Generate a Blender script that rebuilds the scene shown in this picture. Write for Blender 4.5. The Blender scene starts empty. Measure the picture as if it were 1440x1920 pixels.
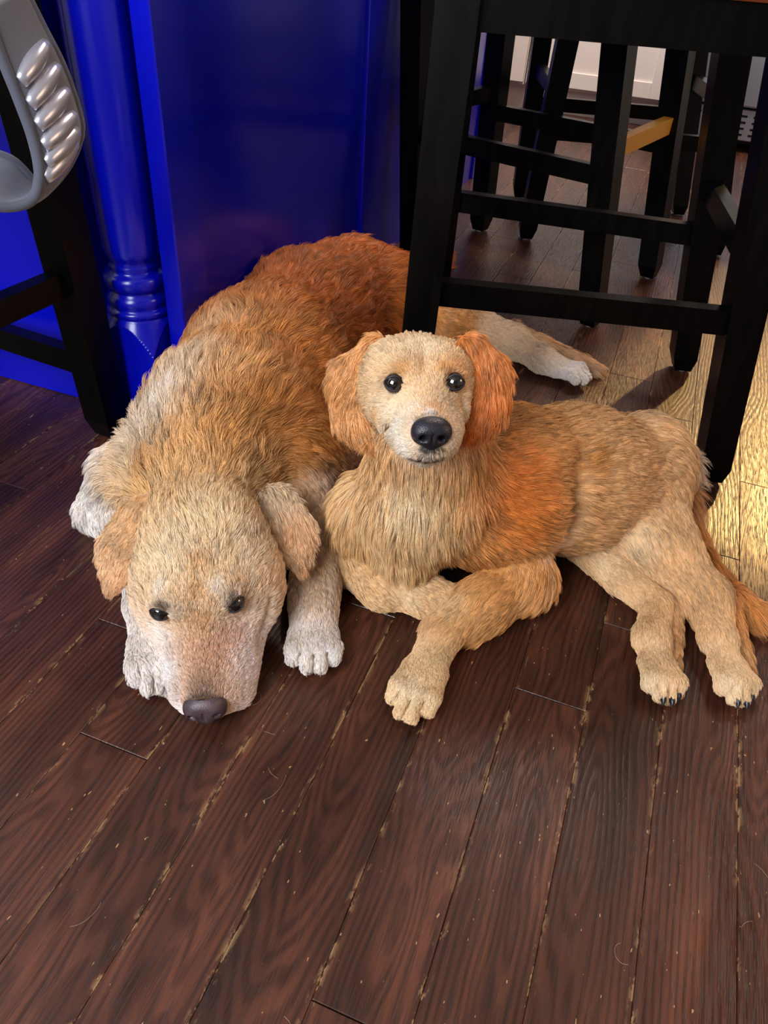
import bpy, bmesh, math, random
import numpy as np
from mathutils import Vector, Matrix

random.seed(7)
RNG = np.random.default_rng(11)
C = bpy.context.scene.collection

# ------------------------------------------------------------------ camera
W_, H_ = 1440.0, 1920.0
FPX = 1407.86
PITCH, YAW, ROLL = 0.676913875, -0.312637119, 0.0802715450
CAM = np.array([0.0, 0.0, 0.69])
fwd = np.array([math.sin(YAW) * math.cos(PITCH), math.cos(YAW) * math.cos(PITCH), -math.sin(PITCH)])
rgt = np.cross(fwd, [0, 0, 1.0]); rgt /= np.linalg.norm(rgt)
upv = np.cross(rgt, fwd)
cr, sr = math.cos(ROLL), math.sin(ROLL)
RGT = cr * rgt + sr * upv
UPV = -sr * rgt + cr * upv
FWD = fwd
cd = bpy.data.cameras.new('camera')
cam = bpy.data.objects.new('camera', cd)
C.objects.link(cam)
cam.matrix_world = Matrix(((RGT[0], UPV[0], -FWD[0], CAM[0]), (RGT[1], UPV[1], -FWD[1], CAM[1]),
                           (RGT[2], UPV[2], -FWD[2], CAM[2]), (0, 0, 0, 1)))
cd.sensor_fit = 'VERTICAL'; cd.sensor_height = 34.6; cd.lens = FPX / 1920 * 34.6
cd.clip_start = 0.02; cd.clip_end = 60
bpy.context.scene.camera = cam

# ------------------------------------------------------------------ sky, sun, windows, added fills, exposure
sc = bpy.context.scene
sc.view_settings.view_transform = 'Standard'
sc.view_settings.look = 'None'
sc.view_settings.gamma = 1.0
sc.view_settings.use_curve_mapping = False
sc.view_settings.exposure = 0.0
w = bpy.data.worlds.new('world'); sc.world = w; w.use_nodes = True
w.node_tree.nodes['Background'].inputs[0].default_value = (1.0, 0.72, 0.36, 1)
w.node_tree.nodes['Background'].inputs[1].default_value = 0.36

def lamp(name, kind, loc, direction, energy, color, **kw):
    l = bpy.data.lights.new(name, kind); l.energy = energy; l.color = color
    for k_, v_ in kw.items(): setattr(l, k_, v_)
    o = bpy.data.objects.new(name, l); C.objects.link(o)
    o.location = loc
    o.rotation_euler = Vector(direction).to_track_quat('-Z', 'Y').to_euler()
    return o
SUN_EL = math.radians(31)
SUN_AZ = math.radians(15.2)
sund = (-math.sin(SUN_AZ) * math.cos(SUN_EL), -math.cos(SUN_AZ) * math.cos(SUN_EL), -math.sin(SUN_EL))
lamp('sun', 'SUN', (1, 6, 4), sund, 1.5, (1.0, 0.60, 0.21), angle=math.radians(1.8))
# daylight entering by the glazed door behind the photographer and a window over the left side
lamp('window_light_front', 'AREA', (-0.9, -1.55, 1.75), (0.28, 0.9, -0.62), 108.0, (0.86, 0.91, 1.0), shape='RECTANGLE', size=1.5, size_y=1.5)
lamp('window_light_left', 'AREA', (-2.35, 0.3, 1.9), (0.75, 0.08, -0.6), 10.0, (0.62, 0.74, 1.0), shape='RECTANGLE', size=1.3, size_y=1.2)
lamp('warm_fill_right', 'AREA', (2.5, 1.35, 1.45), (-1, -0.12, -0.45), 26.0, (1.0, 0.66, 0.42), shape='RECTANGLE', size=1.1, size_y=1.0)  # added warm fill for the right-hand sides, not a window
lamp('kitchen_fill_overhead', 'AREA', (-0.3, 2.75, 2.45), (0, 0.35, -1), 78.0, (1.0, 0.86, 0.78), shape='RECTANGLE', size=0.9, size_y=0.5)  # added overhead fill to brighten the far cabinets and floor

# ------------------------------------------------------------------ helpers
def ray(px, py):
    return FWD + RGT * (px - 720) / FPX - UPV * (py - 960) / FPX
def at(px, py, z):
    d = ray(px, py); return CAM + d * ((z - CAM[2]) / d[2])
def atY(px, py, y):
    d = ray(px, py); return CAM + d * (y / d[1])
def srgb(r, g=None, b=None):
    if g is None: r, g, b = r
    f = lambda c: (c / 255 / 12.92) if c / 255 <= 0.04045 else ((c / 255 + 0.055) / 1.055) ** 2.4
    return (f(r), f(g), f(b), 1.0)

def mat(name, color=(0.5, 0.5, 0.5, 1), rough=0.5, metal=0.0, spec=0.5, coat=0.0):
    m = bpy.data.materials.new(name); m.use_nodes = True
    b = m.node_tree.nodes['Principled BSDF']
    b.inputs['Base Color'].default_value = color
    b.inputs['Roughness'].default_value = rough
    b.inputs['Metallic'].default_value = metal
    b.inputs['Specular IOR Level'].default_value = spec
    b.inputs['Coat Weight'].default_value = coat
    return m
class NT:
    def __init__(s, m): s.t = m.node_tree; s.n = s.t.nodes; s.l = s.t.links; s.b = s.n['Principled BSDF']
    def add(s, kind, **kw):
        nd = s.n.new(kind)
        for k_, v_ in kw.items(): setattr(nd, k_, v_)
        return nd
    def link(s, a, b): s.l.new(a, b)
    def val(s, sock, v):
        if hasattr(v, 'is_linked') or hasattr(v, 'links'): s.l.new(v, sock)
        else: sock.default_value = v
    def math(s, op, a, b=0.0, c=None, clamp=False):
        nd = s.n.new('ShaderNodeMath'); nd.operation = op; nd.use_clamp = clamp
        s.val(nd.inputs[0], a); s.val(nd.inputs[1], b)
        if c is not None: s.val(nd.inputs[2], c)
        return nd.outputs[0]
    def mix(s, fac, a, b, blend='MIX'):
        nd = s.n.new('ShaderNodeMix'); nd.data_type = 'RGBA'; nd.blend_type = blend
        s.val(nd.inputs[0], fac); s.val(nd.inputs[6], a); s.val(nd.inputs[7], b)
        return nd.outputs[2]
    def noise(s, vec, scale, detail=3, rough=0.55, dist=0.0):
        nd = s.n.new('ShaderNodeTexNoise')
        nd.inputs['Scale'].default_value = scale; nd.inputs['Detail'].default_value = detail
        nd.inputs['Roughness'].default_value = rough; nd.inputs['Distortion'].default_value = dist
        s.l.new(vec, nd.inputs['Vector']); return nd.outputs['Fac']
    def ramp(s, fac, stops):
        nd = s.n.new('ShaderNodeValToRGB'); s.l.new(fac, nd.inputs[0])
        e = nd.color_ramp.elements
        while len(e) < len(stops): e.new(0.5)
        for el, (p_, c_) in zip(e, stops):
            el.position = p_; el.color = c_ if not isinstance(c_, (int, float)) else (c_, c_, c_, 1)
        return nd.outputs[0]

def link_mesh(name, verts, faces, m, parent=None, smooth=False):
    me = bpy.data.meshes.new(name)
    me.from_pydata([tuple(map(float, v)) for v in verts], [], [tuple(map(int, f)) for f in faces])
    me.update()
    o = bpy.data.objects.new(name, me); C.objects.link(o)
    if m: me.materials.append(m)
    if smooth: me.shade_smooth()
    if parent: o.parent = parent
    return o
def link_bm(name, bm, m, parent=None, smooth=False):
    bmesh.ops.recalc_face_normals(bm, faces=bm.faces)
    me = bpy.data.meshes.new(name); bm.to_mesh(me); bm.free()
    o = bpy.data.objects.new(name, me); C.objects.link(o)
    if m: me.materials.append(m)
    if smooth: me.shade_smooth()
    if parent: o.parent = parent
    return o
def empty(name, label, cat, loc=(0, 0, 0), group=None):
    o = bpy.data.objects.new(name, None); C.objects.link(o); o.location = loc
    o.empty_display_size = 0.05
    tag(o, label, cat, group); return o
def tag(o, label=None, cat=None, group=None, kind=None):
    if label: o['label'] = label
    if cat: o['category'] = cat
    if group: o['group'] = group
    if kind: o['kind'] = kind
    return o
def box_bm(x0, x1, y0, y1, z0, z1, bev=0.0, bm=None, seg=1):
    bm = bm or bmesh.new()
    r_ = bmesh.ops.create_cube(bm, size=1.0)
    vs = r_['verts']
    for v in vs:
        v.co = Vector(((x0 + x1) / 2 + v.co.x * (x1 - x0), (y0 + y1) / 2 + v.co.y * (y1 - y0), (z0 + z1) / 2 + v.co.z * (z1 - z0)))
    if bev:
        es = list({e for v in vs for e in v.link_edges})
        bmesh.ops.bevel(bm, geom=es, offset=bev, segments=seg, affect='EDGES', profile=0.5)
    return bm
def set_parent(o, parent):
    o.parent = parent
    o.matrix_parent_inverse = parent.matrix_basis.inverted()
def beam_bm(a, b, wa, wb=None, ta=None, tb=None, xdir=(1, 0, 0), bev=0.002, chamfer_end=0.0, flat_z=False):
    """bar from a to b; wa/wb widths along xdir, ta/tb thickness across; ends cut level when flat_z"""
    a = Vector(a); b = Vector(b); ax = (b - a).normalized()
    wb = wa if wb is None else wb; ta = wa if ta is None else ta; tb = ta if tb is None else tb
    if flat_z:
        X = Vector(xdir); X.z = 0; X.normalize(); Y = Vector((0, 0, 1)).cross(X)
    else:
        X = Vector(xdir); X = (X - ax * X.dot(ax)).normalized(); Y = ax.cross(X)
    bm = bmesh.new()
    secs = [(0.0, wa, ta), (1.0, wb, tb)]
    L = (b - a).length
    if chamfer_end:
        t = chamfer_end / L
        secs = [(0.0, wa * 0.68, ta * 0.68), (t, wa, ta), (0.45, wa * 0.6 + wb * 0.4 + 0.001, ta * 0.6 + tb * 0.4 + 0.001), (1.0, wb, tb)]
    rings = []
    for t, w_, h_ in secs:
        p = a.lerp(b, t)
        rings.append([bm.verts.new(p + X * (sx * w_ / 2) + Y * (sy * h_ / 2)) for sx, sy in ((-1, -1), (1, -1), (1, 1), (-1, 1))])
    for i in range(len(rings) - 1):
        for j in range(4):
            bm.faces.new((rings[i][j], rings[i][(j + 1) % 4], rings[i + 1][(j + 1) % 4], rings[i + 1][j]))
    bm.faces.new(rings[0][::-1]); bm.faces.new(rings[-1])
    if bev:
        es = [e for e in bm.edges if len(e.link_faces) == 2 and e.calc_face_angle(0) > 0.8]
        bmesh.ops.bevel(bm, geom=es, offset=bev, segments=2, affect='EDGES', profile=0.5)
    return bm

# ------------------------------------------------------------------ materials of the room
def floor_material():
    m = mat('stained_oak', rough=0.36); t = NT(m)
    tc = t.add('ShaderNodeTexCoord'); oi = t.add('ShaderNodeObjectInfo')
    rnd = oi.outputs['Random']
    sep = t.add('ShaderNodeSeparateXYZ'); t.link(tc.outputs['Object'], sep.inputs[0])
    y = sep.outputs[1]
    x = t.math('MULTIPLY', t.math('SUBTRACT', t.math('FRACT', t.math('MULTIPLY_ADD', sep.outputs[0], 1 / 0.08205, 0.5)), 0.5), 0.08205)
    off = t.math('MULTIPLY', rnd, 37.0)
    comb = t.add('ShaderNodeCombineXYZ')
    t.link(x, comb.inputs[0]); t.link(t.math('ADD', y, off), comb.inputs[1]); t.link(off, comb.inputs[2])
    def scaled(sx, sy, sz=1.0):
        mp = t.add('ShaderNodeVectorMath', operation='MULTIPLY'); t.link(comb.outputs[0], mp.inputs[0])
        mp.inputs[1].default_value = (sx, sy, sz); return mp.outputs[0]
    warp = t.noise(scaled(14, 2.6), 1.0, 2)
    warp2 = t.noise(scaled(70, 14), 1.0, 2)
    # distance from the pith, which wanders: nested arches and straight grain
    cx = t.math('MULTIPLY', t.math('SUBTRACT', t.math('FRACT', t.math('MULTIPLY', rnd, 7.13)), 0.5), 0.15)
    dx = t.math('ADD', t.math('SUBTRACT', x, cx), t.math('MULTIPLY', t.math('SUBTRACT', warp2, 0.5), 0.004))
    h = t.math('ADD', t.math('MULTIPLY', y, 0.10), t.math('MULTIPLY', t.math('SUBTRACT', warp, 0.5), 0.10))
    r = t.math('SQRT', t.math('ADD', t.math('MULTIPLY', dx, dx), t.math('MULTIPLY', h, h)))
    ring = t.math('MULTIPLY_ADD', t.math('SINE', t.math('MULTIPLY', r, 950.0)), 0.5, 0.5)
    pores = t.noise(scaled(1500, 42), 1.0, 2, 0.6)
    pores2 = t.noise(scaled(620, 16), 1.0, 2, 0.6)
    broad = t.noise(scaled(22, 3), 1.0, 3, 0.6)
    line = t.ramp(ring, [(0.0, 0.0), (0.35, 0.30), (0.75, 1.0)])
    base = t.ramp(broad, [(0.25, srgb(43, 23, 16)), (0.5, srgb(74, 40, 27)), (0.78, srgb(108, 61, 40))])
    dark = t.mix(1.0, base, (0.30, 0.27, 0.27, 1), 'MULTIPLY')
    c1 = t.mix(t.math('MULTIPLY', t.math('SUBTRACT', 1.0, line), t.ramp(pores2, [(0.30, 1.0), (0.66, 0.25)])), base, dark)
    p_ = t.ramp(pores, [(0.33, 1.0), (0.47, 0.0)])
    c2 = t.mix(t.math('MULTIPLY', p_, 0.85), c1, (0.014, 0.007, 0.006, 1))
    tone = t.math('MULTIPLY_ADD', t.math('FRACT', t.math('MULTIPLY', rnd, 3.7)), 0.40, 0.80)
    c2 = t.mix(1.0, c2, tone, 'MULTIPLY')
    # worn finish: pale bare wood along the long edges and a few dents
    ax = t.math('ABSOLUTE', x)
    edge = t.ramp(ax, [(0.0388, 0.0), (0.0402, 1.0)])
    wn = t.noise(scaled(90, 34), 1.0, 4, 0.72)
    wl = t.noise(scaled(4, 5), 1.0, 2, 0.5)
    wear = t.math('MULTIPLY', edge, t.math('MULTIPLY', t.ramp(wn, [(0.53, 0.0), (0.58, 1.0)]), t.ramp(wl, [(0.38, 0.0), (0.50, 1.0)])))
    sp = t.noise(scaled(300, 110), 1.0, 1, 0.5)
    wear = t.math('MAXIMUM', wear, t.math('MULTIPLY', t.ramp(sp, [(0.765, 0.0), (0.785, 1.0)]), 0.55))
    col = t.mix(t.math('MULTIPLY', wear, 0.85), c2, srgb(224, 178, 122))
    t.link(col, t.b.inputs['Base Color'])
    ro = t.math('ADD', t.math('MULTIPLY_ADD', broad, 0.16, 0.22), t.math('MULTIPLY', p_, 0.25))
    t.link(ro, t.b.inputs['Roughness'])
    bp = t.add('ShaderNodeBump'); bp.inputs['Strength'].default_value = 0.28; bp.inputs['Distance'].default_value = 0.0006
    hgt = t.math('SUBTRACT', t.math('ADD', t.math('MULTIPLY', line, 0.6), t.math('MULTIPLY', broad, 1.2)), t.math('MULTIPLY', p_, 0.8))
    t.link(hgt, bp.inputs['Height']); t.link(bp.outputs[0], t.b.inputs['Normal'])
    return m
M_floor = floor_material()
M_gap = mat('joint_dirt', srgb(24, 15, 12), 0.9)
M_wall = mat('painted_wall', srgb(198, 192, 182), 0.85)
M_ceil = mat('ceiling_white', srgb(215, 212, 205), 0.9)
def blue_paint():
    m = mat('cobalt_gloss_paint', srgb(4, 12, 182), 0.2); t = NT(m)
    tc = t.add('ShaderNodeTexCoord')
    n = t.noise(tc.outputs['Object'], 60, 3)
    t.link(t.math('MULTIPLY_ADD', n, 0.1, 0.16), t.b.inputs['Roughness'])
    t.b.inputs['Specular IOR Level'].default_value = 0.6
    bp = t.add('ShaderNodeBump'); bp.inputs['Strength'].default_value = 0.05; bp.inputs['Distance'].default_value = 0.002
    t.link(t.noise(tc.outputs['Object'], 25, 2), bp.inputs['Height']); t.link(bp.outputs[0], t.b.inputs['Normal'])
    return m
M_blue = blue_paint()
def black_wood():
    m = mat('espresso_wood', srgb(14, 10, 9), 0.3, spec=0.18); t = NT(m)
    tc = t.add('ShaderNodeTexCoord')
    mp = t.add('ShaderNodeVectorMath', operation='MULTIPLY'); t.link(tc.outputs['Object'], mp.inputs[0]); mp.inputs[1].default_value = (60, 60, 8)
    n = t.noise(mp.outputs[0], 1.0, 4, 0.6)
    t.link(t.ramp(n, [(0.35, srgb(1, 1, 1)), (0.75, srgb(5, 4, 3))]), t.b.inputs['Base Color'])
    t.link(t.math('MULTIPLY_ADD', n, 0.2, 0.24), t.b.inputs['Roughness'])
    return m
M_black = black_wood()
M_gold_sheen = mat('gold_sheen_wood', srgb(196, 142, 52), 0.4)  # gold reflection on black wood, put into the base colour
M_seat = mat('walnut_seat', srgb(120, 58, 26), 0.4)
M_cab = mat('white_cabinet_paint', srgb(222, 212, 205), 0.45)
M_toe = mat('toe_kick', srgb(225, 210, 200), 0.6)
M_steel = mat('brushed_steel', srgb(176, 180, 190), 0.33, 0.9)
M_darkmetal = mat('dark_metal', srgb(20, 20, 22), 0.4, 0.6)
M_glide = mat('nylon_glide', srgb(210, 205, 200), 0.4)

# ------------------------------------------------------------------ floor of strip oak, every plank its own piece
PW, PX0 = 0.08205, 0.2338
floor = link_bm('floor', box_bm(-2.62, 2.62, -2.2, 4.66, -0.06, -0.0125), M_gap); tag(floor, kind='structure')
known = {0: [1.140], -1: [0.932], -2: [0.727, 1.299], -3: [0.580, 1.42], -4: [0.205, 1.05], -6: [0.626], -8: [0.338], -9: [0.477], -5: [-0.02, 1.2], -7: [0.08, 1.0]}
def plank_mesh(L):
    bm = box_bm(-PW / 2 + 0.0002, PW / 2 - 0.0002, -L / 2 + 0.0005, L / 2 - 0.0005, -0.012, 0.0)
    top = [e for e in bm.edges if all(v.co.z > -0.001 for v in e.verts)]
    bmesh.ops.bevel(bm, geom=top, offset=0.0006, segments=1, affect='EDGES')
    return bm
rp = random.Random(5)
def plank(x, y0, y1):
    o = link_bm('plank', plank_mesh(y1 - y0), M_floor)
    o.location = (x, (y0 + y1) / 2, rp.uniform(-0.00025, 0.0))
    set_parent(o, floor)
for k in range(-19, 8):
    xc = PX0 + PW * (k + 0.5)
    lo, hi = 0.0, 4.62
    ks = sorted(known.get(k, [rp.uniform(0.1, 0.9)]))
    if xc < -1.0: lo, hi = 0.35, 1.25
    elif xc < -0.66: lo, hi = 0.12, 1.5
    elif xc > 0.42: hi = 3.9
    cuts = [ks[0]]
    while cuts[0] > lo: cuts.insert(0, max(lo - 0.001, cuts[0] - rp.uniform(0.45, 1.1)))
    for q in ks[1:]: cuts.append(q)
    while cuts[-1] < hi: cuts.append(min(hi, cuts[-1] + rp.uniform(0.5, 1.15)))
    if hi - cuts[-2] < 0.2: cuts.pop(-2)
    for a_, b_ in zip(cuts[:-1], cuts[1:]):
        if b_ > lo and b_ - a_ > 0.02: plank(xc, a_, b_)
# the rest of the boards, out of the picture, kept as one piece
rest = bmesh.new()
for k in range(-34, 29):
    xc = PX0 + PW * (k + 0.5)
    y0, y1 = -2.18, 4.62
    spans = [(y0, y1)]
    if -19 <= k < 8:
        if xc < -1.0: spans = [(y0, 0.349), (1.25, y1)]
        elif xc < -0.66: spans = [(y0, 0.119), (1.5, y1)]
        elif xc > 0.42: spans = [(y0, -0.001), (3.9, y1)]
        else: spans = [(y0, -0.001)]
    if -0.001 and abs(xc) > 2.56: continue
    for a_, b_ in spans: box_bm(xc - PW / 2 + 0.0004, xc + PW / 2 - 0.0004, a_ + 0.0005, b_ - 0.0005, -0.012, -0.0002, bm=rest)
bmesh.ops.translate(rest, verts=rest.verts, vec=(-(PX0 + PW / 2), 0, 0))
ro = link_bm('plank_field', rest, M_floor); ro.location = (PX0 + PW / 2, 0, 0); set_parent(ro, floor); tag(ro, kind='stuff')

def struct(name, bm, m, parent=None):
    o = link_bm(name, bm, m, parent)
    if parent is None: tag(o, kind='structure')
    return o
struct('wall_left', box_bm(-2.7, -2.6, -2.2, 4.66, -0.06, 2.55), M_wall)
struct('wall_right', box_bm(2.6, 2.7, -2.2, 4.66, -0.06, 2.55), M_wall)
struct('wall_front', box_bm(-2.7, 2.7, -2.3, -2.2, -0.06, 2.55), M_wall)
struct('ceiling', box_bm(-2.7, 2.7, -2.3, 4.76, 2.55, 2.65), M_ceil)
WX0, WX1, WZ0, WZ1 = 0.80, 1.90, 1.36, 2.43
bm = box_bm(-2.7, WX0, 4.64, 4.76, -0.06, 2.55)
box_bm(WX1, 2.7, 4.64, 4.76, -0.06, 2.55, bm=bm); box_bm(WX0, WX1, 4.64, 4.76, -0.06, WZ0, bm=bm); box_bm(WX0, WX1, 4.64, 4.76, WZ1, 2.55, bm=bm)
struct('wall_back', bm, M_wall)
bm = box_bm(WX0, WX0 + 0.05, 4.66, 4.72, WZ0, WZ1)
box_bm(WX1 - 0.05, WX1, 4.66, 4.72, WZ0, WZ1, bm=bm); box_bm(WX0, WX1, 4.66, 4.72, WZ0, WZ0 + 0.05, bm=bm)
box_bm(WX0, WX1, 4.66, 4.72, WZ1 - 0.05, WZ1, bm=bm)
struct('window_1', bm, M_cab)

# ------------------------------------------------------------------ kitchen units at the far wall
def cabinet(x0, x1, y, label):
    g = empty('base_cabinet', label, 'cabinet', ((x0 + x1) / 2, y, 0), 'white base cabinets')
    def P(name, bm, m, par=g):
        o = link_bm(name, bm, m); set_parent(o, g) if par is g else set_parent(o, par); return o
    P('cabinet_box', box_bm(x0, x1, y + 0.021, 4.63, 0.105, 0.88), M_cab)
    P('toe_kick', box_bm(x0, x1 - 0.0, y + 0.075, 4.4, 0.0, 0.105), M_toe)
    bmd = bmesh.new(); f_ = 0.062; a_, b_ = x0 + 0.004, x1 - 0.004
    box_bm(a_, a_ + f_, y, y + 0.02, 0.115, 0.70, 0.002, bmd); box_bm(b_ - f_, b_, y, y + 0.02, 0.115, 0.70, 0.002, bmd)
    box_bm(a_ + f_, b_ - f_, y, y + 0.02, 0.115, 0.115 + f_, 0.002, bmd); box_bm(a_ + f_, b_ - f_, y, y + 0.02, 0.70 - f_, 0.70, 0.002, bmd)
    box_bm(a_ + f_ - 0.004, b_ - f_ + 0.004, y + 0.011, y + 0.019, 0.115 + f_ - 0.004, 0.70 - f_ + 0.004, 0, bmd)
    P('door', bmd, M_cab)
    P('drawer_front', box_bm(a_, b_, y, y + 0.02, 0.708, 0.87, 0.002), M_cab)
cabinet(-1.20, -0.745, 3.83, 'left white shaker base cabinet at the far wall behind the stools')
cabinet(-0.74, -0.125, 3.83, 'white shaker base cabinet beside the steel range, behind the stools')
ct = link_bm('worktop', box_bm(-1.22, -0.11, 3.80, 4.63, 0.882, 0.92, 0.004), mat('stone_worktop', srgb(90, 88, 86), 0.3))
tag(ct, 'pale stone worktop lying on the white cabinets at the far wall', 'worktop')
g = empty('kitchen_range', 'stainless steel kitchen range with slotted lower grille at the far wall', 'range', (0.3, 3.8, 0))
def P(name, bm, m, par): o = link_bm(name, bm, m); set_parent(o, par); return o
X0, X1, Y0 = -0.09, 0.70, 3.62
P('oven_box', box_bm(X0, X1, Y0 + 0.03, 4.60, 0.03, 0.90), M_darkmetal, g)
P('oven_door', box_bm(X0 + 0.01, X1 - 0.01, Y0 - 0.02, Y0 + 0.028, 0.165, 0.72, 0.006), M_steel, g)
bm = box_bm(X0 + 0.01, X1 - 0.01, Y0 - 0.005, Y0 + 0.028, 0.045, 0.155, 0.003)
P('kick_grille', bm, M_steel, g)
bm = bmesh.new()
for i in range(8):
    for j in range(4): box_bm(X0 + 0.06 + i * 0.088, X0 + 0.125 + i * 0.088, Y0 - 0.0062, Y0 - 0.004, 0.062 + j * 0.022, 0.070 + j * 0.022, bm=bm)
P('slot', bm, M_darkmetal, g)
for sx in (X0 + 0.05, X1 - 0.08): P('foot', box_bm(sx, sx + 0.03, Y0 + 0.06, Y0 + 0.09, 0.0, 0.032, 0.003), M_darkmetal, g)

# ------------------------------------------------------------------ the blue island
IX = -0.627; IY = 0.895
isl = empty('kitchen_island', 'cobalt blue painted kitchen island with turned corner post', 'island', (-1.3, 1.8, 0))
P('carcass', box_bm(-2.1, IX - 0.012, 0.966, 2.75, 0.0, 0.90), M_blue, isl)
P('front_panel', box_bm(-2.1, -0.778, 0.883, 0.965, 0.0, 0.90, 0.002), M_blue, isl)
P('stile', box_bm(IX - 0.030, IX, 0.893, 0.965, 0.0, 0.90, 0.002), M_blue, isl)
P('side_panel', box_bm(IX - 0.0115, IX - 0.006, 0.9665, 1.60, 0.0, 0.90), M_blue, isl)
P('stile', box_bm(IX - 0.0115, IX + 0.001, 1.601, 1.76, 0.0, 0.90, 0.002), M_blue, isl)
P('side_panel', box_bm(IX - 0.0115, IX - 0.006, 1.761, 2.60, 0.0, 0.90), M_blue, isl)
P('stile', box_bm(IX - 0.0115, IX + 0.001, 2.601, 2.75, 0.0, 0.90, 0.002), M_blue, isl)
P('countertop', box_bm(-2.13, IX + 0.03, IY - 0.03, 2.78, 0.902, 0.94, 0.005), mat('island_stone', srgb(70, 66, 64), 0.25), isl)
# turned post: square block, chamfered shoulders, beads and a tapering shaft
pb = empty('corner_post', None, None); del_keys = None
PCX, PCY, PH = -0.7135, 0.906, 0.0515
bm = bmesh.new()
# block: intersection of a square prism with a cone gives the pointed lamb's tongue shoulders
rings = []
NN = 160
def blockring(z):
    cone = 0.0490 + max(0.0, (0.181 - z)) * 0.50 if z > 0.1 else 9
    out = []
    for i in range(NN):
        a_ = 2 * math.pi * i / NN + math.pi / 4
        c_, s_ = math.cos(a_), math.sin(a_)
        rr = min(PH / max(abs(c_), abs(s_)), cone)
        out.append((PCX + rr * c_, PCY + rr * s_, z))
    return out
for z in [0.0] + [0.126 + 0.00125 * i_ for i_ in range(46)]: rings.append(blockring(z))
prof = [(0.0365, 0.208), (0.0385, 0.210), (0.0395, 0.214), (0.0385, 0.218), (0.0360, 0.219), (0.0355, 0.222), (0.0372, 0.226), (0.0375, 0.231), (0.0345, 0.237), (0.0315, 0.240),
        (0.0310, 0.243), (0.0345, 0.245), (0.0368, 0.249), (0.0376, 0.255), (0.0368, 0.261), (0.0335, 0.265), (0.0295, 0.267), (0.0288, 0.271), (0.0300, 0.274),
        (0.0292, 0.276), (0.0285, 0.279), (0.0288, 0.283), (0.0312, 0.287), (0.0325, 0.291), (0.0330, 0.297), (0.0335, 0.33), (0.0350, 0.42), (0.0360, 0.55), (0.0360, 0.70), (0.035, 0.84), (0.041, 0.86), (0.041, 0.90)]
for r_, z in [(a_ * 1.24, 0.182 + (b_ - 0.207) * (1.12 if b_ < 0.3 else 1.0)) for a_, b_ in prof]: rings.append([(PCX + r_ * math.cos(2 * math.pi * i / NN + math.pi / 4), PCY + r_ * math.sin(2 * math.pi * i / NN + math.pi / 4), z) for i in range(NN)])
vv = [[bm.verts.new(p_) for p_ in rg_] for rg_ in rings]
for i in range(len(vv) - 1):
    for j in range(NN): bm.faces.new((vv[i][j], vv[i][(j + 1) % NN], vv[i + 1][(j + 1) % NN], vv[i + 1][j]))
bm.faces.new(vv[0][::-1]); bm.faces.new(vv[-1])
bpy.data.objects.remove(pb)
po = P('turned_post', bm, M_blue, isl)
for f_ in po.data.polygons: f_.use_smooth = f_.center.z > 0.1815

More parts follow.
